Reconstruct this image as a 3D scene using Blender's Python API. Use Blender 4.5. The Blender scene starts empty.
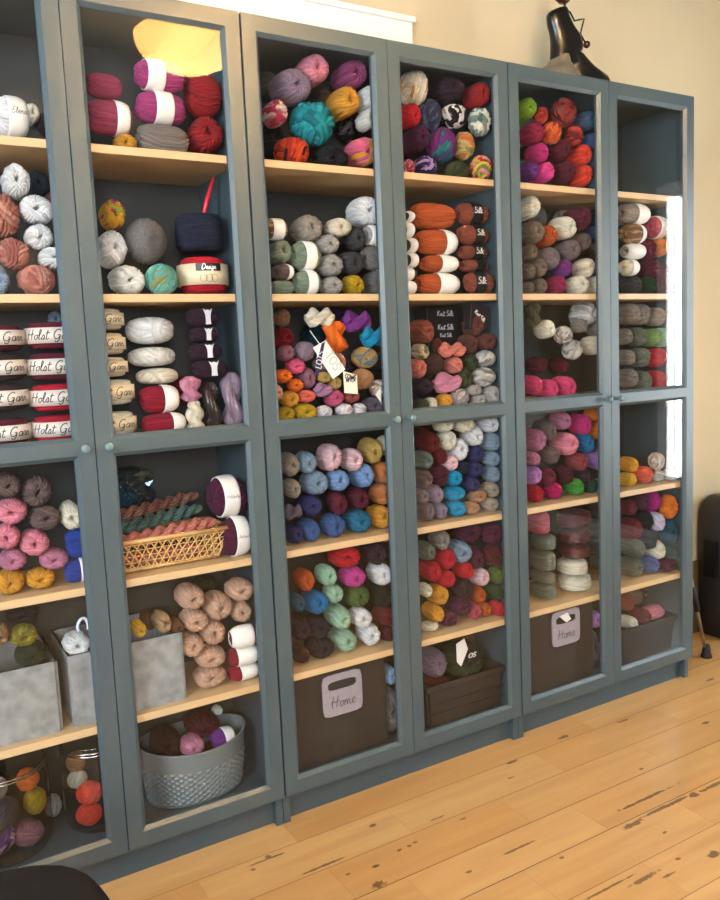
import bpy, bmesh, math, random
import numpy as np
from mathutils import Vector, Matrix
PI = math.pi
S = bpy.context.scene
COL = S.collection
# ------------------------------------------------------------------ camera
cx, cy, cz, yaw, pit, roll, fpx = 0.007577, -1.805795, 1.19675, 0.5307119, -0.115995, -0.0452287, 809.8965
fw = Vector((math.sin(yaw)*math.cos(pit), math.cos(yaw)*math.cos(pit), math.sin(pit)))
rt = Vector((math.cos(yaw), -math.sin(yaw), 0)); up = rt.cross(fw)
r2 = rt*math.cos(roll)+up*math.sin(roll); u2 = up*math.cos(roll)-rt*math.sin(roll)
cd = bpy.data.cameras.new('camera'); cam = bpy.data.objects.new('camera', cd); COL.objects.link(cam)
M = Matrix((r2, u2, -fw)).transposed().to_4x4(); M.translation = (cx, cy, cz); cam.matrix_world = M
cd.sensor_fit = 'HORIZONTAL'; cd.sensor_width = 36; cd.lens = fpx/720*36; cd.clip_start = .02
S.camera = cam
# ------------------------------------------------------------------ world, lights, exposure
S.view_settings.view_transform = 'Standard'; S.view_settings.look = 'None'
S.view_settings.exposure = 1.72; S.view_settings.gamma = 1; S.view_settings.use_curve_mapping = False
w = bpy.data.worlds.new('world'); S.world = w; w.use_nodes = True
w.node_tree.nodes['Background'].inputs[0].default_value = (.75, .87, 1, 1); w.node_tree.nodes['Background'].inputs[1].default_value = 1.0
def area(name, loc, direction, sx, sy, power, col):
    l = bpy.data.lights.new(name, 'AREA'); l.shape = 'RECTANGLE'; l.size = sx; l.size_y = sy; l.energy = power; l.color = col
    o = bpy.data.objects.new(name, l); COL.objects.link(o); o.location = loc
    o.rotation_euler = Vector(direction).to_track_quat('-Z', 'Y').to_euler(); return o
area('daylight_left', (-1.66, -1.75, 1.72), (1, 0, -.12), 1.3, 1.3, 38, (.74, .87, 1))
area('daylight_rear', (-.8, -4.26, 1.75), (0, 1, -.12), 1.2, 1.3, 42, (.93, .96, 1))  # added fill from behind the camera, kept out of the glass reflections
area('daylight_right', (3.76, -.98, 1.21), (-1, 0, 0), .28, 1.5, 18, (.85, .93, 1))
LP = (1.16, -1.30, 2.385)
pl = bpy.data.lights.new('lamp_bulb', 'POINT'); pl.energy = 66; pl.color = (1, .84, .6); pl.shadow_soft_size = .05
plo = bpy.data.objects.new('lamp_bulb', pl); COL.objects.link(plo); plo.location = (LP[0], LP[1], LP[2]+.02)
# ------------------------------------------------------------------ materials
def lin(h, k=1.0):
    v = [int(h[i:i+2], 16)/255 for i in (0, 2, 4)]
    return tuple(min(.95, (c/12.92 if c <= .04045 else ((c+.055)/1.055)**2.4)*k) for c in v)+(1,)
LIN = lin
MC = {}
class NT:
    def __init__(s, m): s.t = m.node_tree; s.n = s.t.nodes; s.l = s.t.links
    def add(s, typ, **k):
        x = s.n.new(typ)
        for a, b in k.items(): setattr(x, a, b)
        return x
    def put(s, sock, v):
        if hasattr(v, 'is_output'): s.l.new(v, sock)
        else: sock.default_value = v
    def math(s, op, a, b=None, c=None, clamp=False):
        x = s.add('ShaderNodeMath', operation=op, use_clamp=clamp); s.put(x.inputs[0], a)
        if b is not None: s.put(x.inputs[1], b)
        if c is not None: s.put(x.inputs[2], c)
        return x.outputs[0]
    def mix(s, f, a, b, blend='MIX'):
        x = s.add('ShaderNodeMix', data_type='RGBA', blend_type=blend); s.put(x.inputs[0], f); s.put(x.inputs[6], a); s.put(x.inputs[7], b); return x.outputs[2]
def newmat(name):
    m = bpy.data.materials.new(name); m.use_nodes = True; return m, NT(m), m.node_tree.nodes['Principled BSDF']
def plain(name, hexc, rough=.5, metal=0, bump=0, bscale=200, var=.08, vscale=6, **kw):
    if name in MC: return MC[name]
    m, t, P = newmat(name); c = lin(hexc)
    tc = t.add('ShaderNodeTexCoord'); nz = t.add('ShaderNodeTexNoise'); t.l.new(tc.outputs['Object'], nz.inputs['Vector']); nz.inputs['Scale'].default_value = vscale
    dk = tuple(x*(1-var) for x in c[:3])+(1,); lt = tuple(min(1, x*(1+var)) for x in c[:3])+(1,)
    t.l.new(t.mix(nz.outputs['Fac'], dk, lt), P.inputs['Base Color'])
    P.inputs['Roughness'].default_value = rough; P.inputs['Metallic'].default_value = metal
    if bump:
        n2 = t.add('ShaderNodeTexNoise'); t.l.new(tc.outputs['Object'], n2.inputs['Vector']); n2.inputs['Scale'].default_value = bscale
        b = t.add('ShaderNodeBump'); b.inputs['Strength'].default_value = bump; b.inputs['Distance'].default_value = .002
        t.l.new(n2.outputs['Fac'], b.inputs['Height']); t.l.new(b.outputs[0], P.inputs['Normal'])
    for k, v in kw.items(): P.inputs[k.replace('_', ' ')].default_value = v
    MC[name] = m; return m
def yarn_mat(key, shiny=False):
    nm = 'yarn_'+key+('_wrapped' if shiny else '')
    if nm in MC: return MC[nm]
    m, t, P = newmat(nm); hs = PAL[key]
    def lin(h): return tuple(v**1.1 for v in LIN(h)[:3])+(1,)
    at = t.add('ShaderNodeAttribute', attribute_name='strand')
    oi = t.add('ShaderNodeObjectInfo')
    f = t.math('FRACT', t.math('ADD', at.outputs['Fac'], oi.outputs['Random']))
    if len(hs) > 1:
        cr = t.add('ShaderNodeValToRGB'); cr.color_ramp.interpolation = 'CONSTANT'; e = cr.color_ramp.elements
        e[0].color = lin(hs[0]); e[0].position = 0; e[1].color = lin(hs[1]); e[1].position = 1/len(hs)
        for i in range(2, len(hs)): q = e.new(i/len(hs)); q.color = lin(hs[i])
        t.l.new(f, cr.inputs[0]); base = cr.outputs[0]
    else:
        c = lin(hs[0]); base = t.mix(f, tuple(x*.88 for x in c[:3])+(1,), tuple(min(.93, x*1.1) for x in c[:3])+(1,))
    tc = t.add('ShaderNodeTexCoord'); nz = t.add('ShaderNodeTexNoise'); t.l.new(tc.outputs['Object'], nz.inputs['Vector'])
    nz.inputs['Scale'].default_value = 45; nz.inputs['Detail'].default_value = 3
    base = t.mix(t.math('MULTIPLY', nz.outputs['Fac'], .3), base, (.0, .0, .0, 1)) if False else base
    t.l.new(base, P.inputs['Base Color'])
    pa = t.add('ShaderNodeAttribute', attribute_name='ply'); pv = t.math('MULTIPLY_ADD', pa.outputs['Fac'], .34, .80)
    pc = t.add('ShaderNodeCombineXYZ'); [t.l.new(pv, pc.inputs[i]) for i in range(3)]
    base = t.mix(1.0, base, pc.outputs[0], 'MULTIPLY'); t.l.new(base, P.inputs['Base Color'])
    P.inputs['Roughness'].default_value = .88; P.inputs['Sheen Weight'].default_value = .03; P.inputs['Specular IOR Level'].default_value = .2
    b = t.add('ShaderNodeBump'); b.inputs['Strength'].default_value = .6; b.inputs['Distance'].default_value = .05
    t.l.new(nz.outputs['Fac'], b.inputs['Height']); t.l.new(b.outputs[0], P.inputs['Normal'])
    if shiny: P.inputs['Coat Weight'].default_value = .9; P.inputs['Coat Roughness'].default_value = .12
    MC[nm] = m; return m
def glass_mat(name, tint=(1, 1, 1, 1), rough=0.0, boost=1.0):
    if name in MC: return MC[name]
    m = bpy.data.materials.new(name); m.use_nodes = True; t = NT(m); t.n.remove(t.n['Principled BSDF'])
    g = t.add('ShaderNodeNewGeometry'); ior = t.math('MULTIPLY_ADD', g.outputs['Backfacing'], 1/1.5-1.5, 1.5)
    fr = t.add('ShaderNodeFresnel'); t.l.new(ior, fr.inputs[0])
    tr = t.add('ShaderNodeBsdfTransparent'); tr.inputs[0].default_value = tint
    gl = t.add('ShaderNodeBsdfGlossy'); gl.inputs['Roughness'].default_value = rough
    mx = t.add('ShaderNodeMixShader'); t.l.new(t.math('MULTIPLY', fr.outputs[0], boost, clamp=True), mx.inputs[0]); t.l.new(tr.outputs[0], mx.inputs[1]); t.l.new(gl.outputs[0], mx.inputs[2])
    t.l.new(mx.outputs[0], t.n['Material Output'].inputs[0]); MC[name] = m; return m
CABHEX = '3D4C52'
def wood_mat(name, a, b, sc=(2, 40, 40)):
    if name in MC: return MC[name]
    m, t, P = newmat(name); tc = t.add('ShaderNodeTexCoord'); mp = t.add('ShaderNodeMapping'); t.l.new(tc.outputs['Object'], mp.inputs[0]); mp.inputs['Scale'].default_value = sc
    nz = t.add('ShaderNodeTexNoise'); t.l.new(mp.outputs[0], nz.inputs['Vector']); nz.inputs['Scale'].default_value = 1.5; nz.inputs['Detail'].default_value = 5
    t.l.new(t.mix(nz.outputs['Fac'], lin(a), lin(b)), P.inputs['Base Color']); P.inputs['Roughness'].default_value = .45; MC[name] = m; return m
# ------------------------------------------------------------------ object helpers
def link(name, mesh, mat=None, parent=None):
    o = bpy.data.objects.new(name, mesh); COL.objects.link(o)
    if mat is not None:
        mesh.materials.clear(); mesh.materials.append(mat)
    if parent: o.parent = parent
    return o
def tag(o, label=None, cat=None, group=None, kind=None):
    if label: o['label'] = label
    if cat: o['category'] = cat
    if group: o['group'] = group
    if kind: o['kind'] = kind
    return o
def empty(name, loc, label, cat, group=None, rz=0):
    o = bpy.data.objects.new(name, None); COL.objects.link(o); o.location = loc; o.rotation_euler = (0, 0, rz); o.empty_display_size = .05
    return tag(o, label, cat, group)
class MB:
    def __init__(s): s.b = bmesh.new()
    def box(s, x0, x1, y0, y1, z0, z1, bev=0):
        r = bmesh.ops.create_cube(s.b, size=1); vs = r['verts']
        bmesh.ops.scale(s.b, vec=(abs(x1-x0), abs(y1-y0), abs(z1-z0)), verts=vs); bmesh.ops.translate(s.b, vec=((x0+x1)/2, (y0+y1)/2, (z0+z1)/2), verts=vs)
        if bev:
            es = list({e for v in vs for e in v.link_edges}); bmesh.ops.bevel(s.b, geom=es, offset=bev, segments=2, affect='EDGES', profile=.5)
        return s
    def tube(s, pts, r, n=8, cap=True):
        pts = [Vector(p) for p in pts]; rr = r if isinstance(r, (list, tuple)) else [r]*len(pts); rings = []
        pn = None
        for i, p in enumerate(pts):
            d = (pts[min(i+1, len(pts)-1)]-pts[max(i-1, 0)]).normalized()
            if pn is None: pn = d.orthogonal().normalized()
            else: pn = (pn-d*pn.dot(d)).normalized()
            bn = d.cross(pn)
            rings.append([s.b.verts.new(p+(pn*math.cos(2*PI*k/n)+bn*math.sin(2*PI*k/n))*rr[i]) for k in range(n)])
        for a, c in zip(rings, rings[1:]):
            for k in range(n): s.b.faces.new((a[k], a[(k+1) % n], c[(k+1) % n], c[k]))
        if cap: s.b.faces.new(rings[0][::-1]); s.b.faces.new(rings[-1])
        return s
    def lathe(s, prof, c=(0, 0, 0), n=40, sx=1, sy=1, closed=False):
        rings = [[s.b.verts.new((c[0]+r*sx*math.cos(2*PI*k/n), c[1]+r*sy*math.sin(2*PI*k/n), c[2]+z)) for k in range(n)] for r, z in prof]
        prs = list(zip(rings, rings[1:]))
        if closed: prs.append((rings[-1], rings[0]))
        for a, d in prs:
            for k in range(n): s.b.faces.new((a[k], a[(k+1) % n], d[(k+1) % n], d[k]))
        return s
    def ball(s, c, r, sc=(1, 1, 1), seg=24):
        q = bmesh.ops.create_uvsphere(s.b, u_segments=seg, v_segments=seg//2, radius=r); bmesh.ops.scale(s.b, vec=sc, verts=q['verts']); bmesh.ops.translate(s.b, vec=c, verts=q['verts']); return s
    def poly(s, pts, y0, y1):     # outline in x,z given a thickness in y
        a = [s.b.verts.new((x, y0, z)) for x, z in pts]; c = [s.b.verts.new((x, y1, z)) for x, z in pts]; n = len(pts)
        s.b.faces.new(a); s.b.faces.new(c[::-1])
        for k in range(n): s.b.faces.new((a[k], c[k], c[(k+1) % n], a[(k+1) % n]))
        return s
    def mesh(s, name, smooth=False):
        bmesh.ops.recalc_face_normals(s.b, faces=s.b.faces)
        m = bpy.data.meshes.new(name); s.b.to_mesh(m); s.b.free()
        if smooth:
            for p in m.polygons: p.use_smooth = True
        return m
    def build(s, name, mat, parent=None, smooth=False): return link(name, s.mesh(name, smooth), mat, parent)
def box(name, x0, x1, y0, y1, z0, z1, mat, parent=None, bev=0): return MB().box(x0, x1, y0, y1, z0, z1, bev).build(name, mat, parent)
def npmesh(name, V, nu, nv, attr=None, ply=None):
    # V: (nv, nu, 3) closed around u; capped at both v ends
    m = bpy.data.meshes.new(name); top = V[0].mean(0); bot = V[-1].mean(0)
    verts = np.concatenate([V.reshape(-1, 3), [top], [bot]]); faces = []
    idx = np.arange(nv*nu).reshape(nv, nu); a = idx[:-1]; b = np.roll(a, -1, 1); d = idx[1:]; c = np.roll(d, -1, 1)
    faces = np.stack([a, d, c, b], -1).reshape(-1, 4).tolist()
    T = nv*nu
    faces += [(T, int(idx[0][k]), int(idx[0][(k+1) % nu])) for k in range(nu)]
    faces += [(T+1, int(idx[-1][(k+1) % nu]), int(idx[-1][k])) for k in range(nu)]
    m.from_pydata(verts.tolist(), [], faces)
    m.polygons.foreach_set('use_smooth', [True]*len(m.polygons))
    if attr is not None:
        at = m.attributes.new('strand', 'FLOAT', 'POINT'); A = np.concatenate([attr.reshape(-1), [attr[0].mean(), attr[-1].mean()]]).astype(np.float32); at.data.foreach_set('value', A)
    B = np.concatenate([ply.reshape(-1), [.5, .5]]).astype(np.float32) if ply is not None else np.full(len(m.vertices), .6, np.float32)
    at = m.attributes.new('ply', 'FLOAT', 'POINT'); at.data.foreach_set('value', B)
    m.update(); return m
# ------------------------------------------------------------------ lettering drawn as pen strokes
GL = {
'H': (.85, [[(.18, 1), (.12, .5), (.1, 0)], [(.66, 1.02), (.58, .5), (.56, 0)], [(-.05, .42), (.2, .55), (.5, .5), (.8, .6)]]),
'G': (.85, [[(.68, .85), (.5, 1), (.2, .85), (.06, .45), (.2, .06), (.5, .05), (.68, .4), (.45, .42)], [(.68, .4), (.62, -.1), (.4, -.3), (.2, -.15)]]),
'E': (.7, [[(.62, .9), (.4, 1), (.2, .85), (.25, .6), (.45, .55)], [(.45, .55), (.1, .45), (.08, .15), (.3, 0), (.6, .15)]]),
'A': (.85, [[(0, 0), (.2, .4), (.45, 1), (.6, 0)], [(.12, .38), (.62, .42)]]),
'K': (.75, [[(.12, 1), (.1, 0)], [(.6, 1), (.12, .45)], [(.2, .55), (.62, 0)]]),
'S': (.65, [[(.55, .88), (.35, 1), (.12, .85), (.15, .6), (.45, .45), (.5, .15), (.3, 0), (.05, .12)]]),
'T': (.7, [[(.02, 1), (.68, 1)], [(.36, 1), (.33, 0)]]),
'O': (.8, [[(.38, 1), (.1, .8), (.06, .3), (.35, 0), (.66, .3), (.66, .75), (.38, 1)]]),
'C': (.7, [[(.62, .8), (.4, 1), (.12, .8), (.07, .3), (.35, 0), (.62, .2)]]),
'W': (.95, [[(.02, 1), (.22, 0), (.44, .8), (.66, 0), (.88, 1)]]),
'Y': (.7, [[(.02, 1), (.33, .5), (.65, 1)], [(.33, .5), (.3, 0)]]),
'L': (.6, [[(.1, 1), (.08, 0), (.52, 0)]]),
'R': (.75, [[(.1, 0), (.12, 1), (.5, .95), (.5, .6), (.12, .5), (.6, 0)]]),
'D': (.8, [[(.12, 1), (.1, 0), (.5, .1), (.68, .5), (.5, .92), (.12, 1)]]),
'M': (.9, [[(.05, 0), (.12, 1), (.42, .3), (.74, 1), (.8, 0)]]),
'a': (.5, [[(.4, .45), (.2, .5), (.05, .25), (.15, 0), (.35, .15), (.42, .48), (.4, .05), (.52, .05)]]),
'e': (.42, [[(.02, .2), (.3, .32), (.28, .5), (.1, .45), (.06, .15), (.22, 0), (.44, .12)]]),
'g': (.48, [[(.38, .45), (.15, .48), (.06, .2), (.2, .05), (.38, .3), (.36, -.3), (.15, -.38), (.1, -.2), (.48, .08)]]),
'i': (.26, [[(.05, .45), (.08, .05), (.26, .08)], [(.1, .68), (.13, .72)]]),
'k': (.5, [[(.08, 1), (.06, 0)], [(.38, .5), (.1, .25), (.4, 0), (.5, .05)]]),
'l': (.3, [[(.02, .1), (.22, .8), (.14, 1), (.07, .7), (.1, .05), (.3, .08)]]),
'm': (.75, [[(.05, .45), (.06, 0), (.1, .35), (.25, .48), (.32, 0), (.36, .35), (.52, .48), (.58, .05), (.75, .08)]]),
'n': (.52, [[(.05, .45), (.06, 0), (.1, .35), (.28, .48), (.35, .05), (.52, .08)]]),
'o': (.45, [[(.25, .48), (.06, .35), (.1, .03), (.32, .08), (.35, .4), (.22, .47), (.45, .4)]]),
'q': (.48, [[(.38, .45), (.15, .48), (.06, .2), (.2, .05), (.38, .3), (.36, -.4)], [(.38, .1), (.48, .1)]]),
'r': (.4, [[(.02, .1), (.12, .5), (.28, .45), (.24, .05), (.4, .08)]]),
's': (.38, [[(.02, .05), (.2, .5), (.3, .2), (.15, 0), (.05, .06)], [(.2, 0), (.38, .06)]]),
't': (.36, [[(.16, .9), (.1, .1), (.22, 0), (.36, .08)], [(-.05, .6), (.38, .66)]]),
'u': (.5, [[(.05, .45), (.06, .1), (.2, 0), (.36, .2), (.38, .45), (.38, .05), (.5, .06)]]),
'y': (.48, [[(.05, .45), (.1, .1), (.3, .15), (.38, .45), (.34, -.3), (.12, -.35), (.48, .06)]]),
' ': (.35, [])}
def strokes(text, slant=.22):
    out = []; x = 0
    for ch in text:
        adv, ls = GL[ch]
        for l in ls:
            p = [(x+a+slant*c, c) for a, c in l]; q = []
            for i in range(len(p)-1):
                p0 = p[max(i-1, 0)]; p1 = p[i]; p2 = p[i+1]; p3 = p[min(i+2, len(p)-1)]
                for k in range(4):
                    s = k/4
                    q.append(tuple(.5*((2*p1[j])+(-p0[j]+p2[j])*s+(2*p0[j]-5*p1[j]+4*p2[j]-p3[j])*s*s+(-p0[j]+3*p1[j]-3*p2[j]+p3[j])*s**3) for j in (0, 1)))
            q.append(p[-1]); out.append(q)
        x += adv
    return out, x
def lettering(text, fmap, wd, lines=0, slant=.22):
    """fmap(s in -.5...5, t in -.5...5 at cap height 1/len) -> 3D point"""
    bm = bmesh.new(); st, W = strokes(text, slant) if text else ([], 1)
    if lines:
        for k in range(lines): st = st+[[(W*.1, -.45-.4*k), (W*.9, -.45-.4*k)]]
    for q in st:
        L = []; R = []
        for i, p in enumerate(q):
            a = q[max(i-1, 0)]; b = q[min(i+1, len(q)-1)]; dx, dy = b[0]-a[0], b[1]-a[1]; n = math.hypot(dx, dy) or 1
            ox, oy = -dy/n*wd, dx/n*wd
            L.append(bm.verts.new(fmap(p[0]+ox-W/2, p[1]+oy-.4))); R.append(bm.verts.new(fmap(p[0]-ox-W/2, p[1]-oy-.4)))
        for i in range(len(q)-1): bm.faces.new((L[i], R[i], R[i+1], L[i+1]))
    m = bpy.data.meshes.new('lettering'); bm.to_mesh(m); bm.free(); return m, W
INK = plain('ink', '28262A', .6); WHITEINK = plain('white_ink', 'ECECEC', .5)
PAPER = plain('paper', 'DEDAD2', .6); TANPAPER = plain('tan_paper', 'DCCBA8', .6); BLACKPAPER = plain('black_paper', '18181A', .4); SILVERPAPER = plain('silver_paper', 'C4C6CE', .45)

PAL={'beigestripe':('BFA07A', '8A6846'),'beigew':('D8C4B0', 'E8E0D4', 'B09080'),'bgrey':('8A7A6A',),'black':('1E1B1E',),'blackp':('2C2230',),'blue':('4A6AA0',),'bluegrey':('8FA4B4',),'bpink':('E850A0',),'bred':('CE2333',),'brown':('6E4A30',),'brownb':('463230',),'brownrose':('A85A50',),'brownvar':('6A5238', '3F6058', '8A6A48'),'burg':('6E1F35',),'bwchunk':('F0ECE8', '2A2024', '3A2A2E'),'bwstripe':('2A2228', '8C8488', '221C22'),'coral':('F0503C',),'coralp':('F07860',),'cream':('F4E8D0',),'creamvar':('E2D2B4', 'CDA060', 'EDE2CC'),'crimson':('C01F3A',),'cwhite':('DDE2E8',),'cyan':('1E9AC0',),'dblue':('2F4A70',),'dbrown':('4A2E28',),'dcrim':('9C1F38',),'dgreen2':('1E4A38',),'dgrey':('4C4B4E',),'dkgreen':('2C3A20',),'dkolive':('3A4228', '4A5232'),'dkrose':('7A2838',),'dkslate':('3E4652',),'dplum':('3E2434',),'dpurple':('3C2448',),'dred':('70181E',),'drose':('A84A66',),'drosebr':('6E4038',),'dtl':('1E4A5A',),'dustb':('4A6888',),'egg':('A8B23A', 'C23A86', 'D8A630'),'fmag':('B81E88',),'forange':('F08A30',),'fuzzgrey':('8F8882', 'A29A92'),'gbeige':('ADA092',),'ggreen':('7A8678',),'gmauve':('9C8696',),'gmix':('8E7C7C',),'gold':('E8B040',),'goldgrey':('C89A50', 'D0A868', '6F8A90'),'green':('2A4A2A',),'greynavy':('4A4E68', '5E6480', '34384E'),'greytaupe':('8F857B',),'greywhite':('C8C0BC', 'A8A0A0', 'E0D8D4'),'grn':('88A868',),'gwvar':('C8C4BC', '9C988F', 'E4E0D8'),'hotpink':('D8388A',),'ivory':('FBF0DA',),'khaki':('C8A860',),'lavw':('E0D8EC',),'lblue':('88A8D4',),'lgreen':('52A040',),'lgrey':('B9B4AC',),'lilac':('C090D0',),'lime':('8CB43A',),'lorange':('EE7A26',),'lpink':('D890A8',),'ltblue':('9AAABD',),'mag2':('C01468',),'magenta':('CC4C9E',),'magpink':('B84C84',),'magred':('B4285A',),'maroon':('5C1A2A',),'mauve':('A0707E',),'mgrey':('807A76',),'mgrey2':('9E8A98',),'mint':('6FB5A8', '8CCBBE', 'A0AA70'),'mintg':('A8CCB0',),'mpink':('C885A0',),'mustard':('E0A33C',),'mustol':('BFA01E',),'navy':('232A40',),'npurple':('3C3C6E',),'offw':('F4EFE6',),'olive':('5A7038',),'oliveb':('5E5A40',),'olivy':('A69B3C', '7F7A30'),'ongr':('7C8070',),'orange':('E88820',),'orbeige':('D8A060', 'E07840', 'A0A060', 'E0C080'),'ordark':('D8501E', 'B83018', '2A1A1A'),'orred':('D85830', 'E88040', 'B03030'),'paleb':('9EB6D4',),'peach':('E8A890',),'petrol':('225A70',),'pgrey':('6E6270',),'pink':('EE98A8',),'pinkbeige':('D8C0A0', '8A8A60', 'E8D0B0'),'pinkc':('E0688C',),'pinkcream':('E08898', 'EED0C0', 'C04060'),'pinkyel':('F07898', 'F07898', 'E8A83C'),'pkn':('E05080',),'plum':('5A2240',),'plumpink':('9A4A78',),'ppink':('F0C8CC',),'purple':('7E3A90',),'purplemul':('A070A0', 'D08098', '8090B0'),'purpmul':('4A2A7A', '6A3A9A', 'C0A0C0', '2E2050'),'rbrown':('A04850',),'red':('A5222A',),'redgrey':('B0403A', '8C7068', 'C85A4A', '702A2A'),'redp':('C8384A',),'redvar':('B03030', 'C85040', '80222A'),'rose':('C05868',),'rosebrown':('93503F',),'rosechunk':('C98876', 'B87466', 'D69C8A'),'royal':('2E4C9E',),'rust':('C2602C',),'ryg':('C83040', 'E8C850', '80A050', 'E890A0'),'sage':('94A088',),'salmon':('DE8878',),'sand':('D6B096',),'silver':('8A8688',),'slate':('6478A8',),'steelt':('1F78A8',),'tan':('C09068',),'tanc':('E3D0AE',),'taupe':('7D6862',),'teal':('1F9AA2', '35B0B4', '127882'),'tealb':('2A7A9A',),'tealpurp':('2E8A80', '7A3080', '8A2E70', '30607A'),'torange':('D0854A',),'turq':('0F9AC0',),'wgrey':('9A9288',),'wgstripe':('D8E0D0', '5A7A70', '8C9A90', 'E8ECE0'),'white':('FBF8F2',),'whitemul':('EEE8E4', 'F4F0EC', 'C8B8C8'),'wine':('6B2038',),'wpink':('9A2858',),'yellow':('E8C04A',)}
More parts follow.
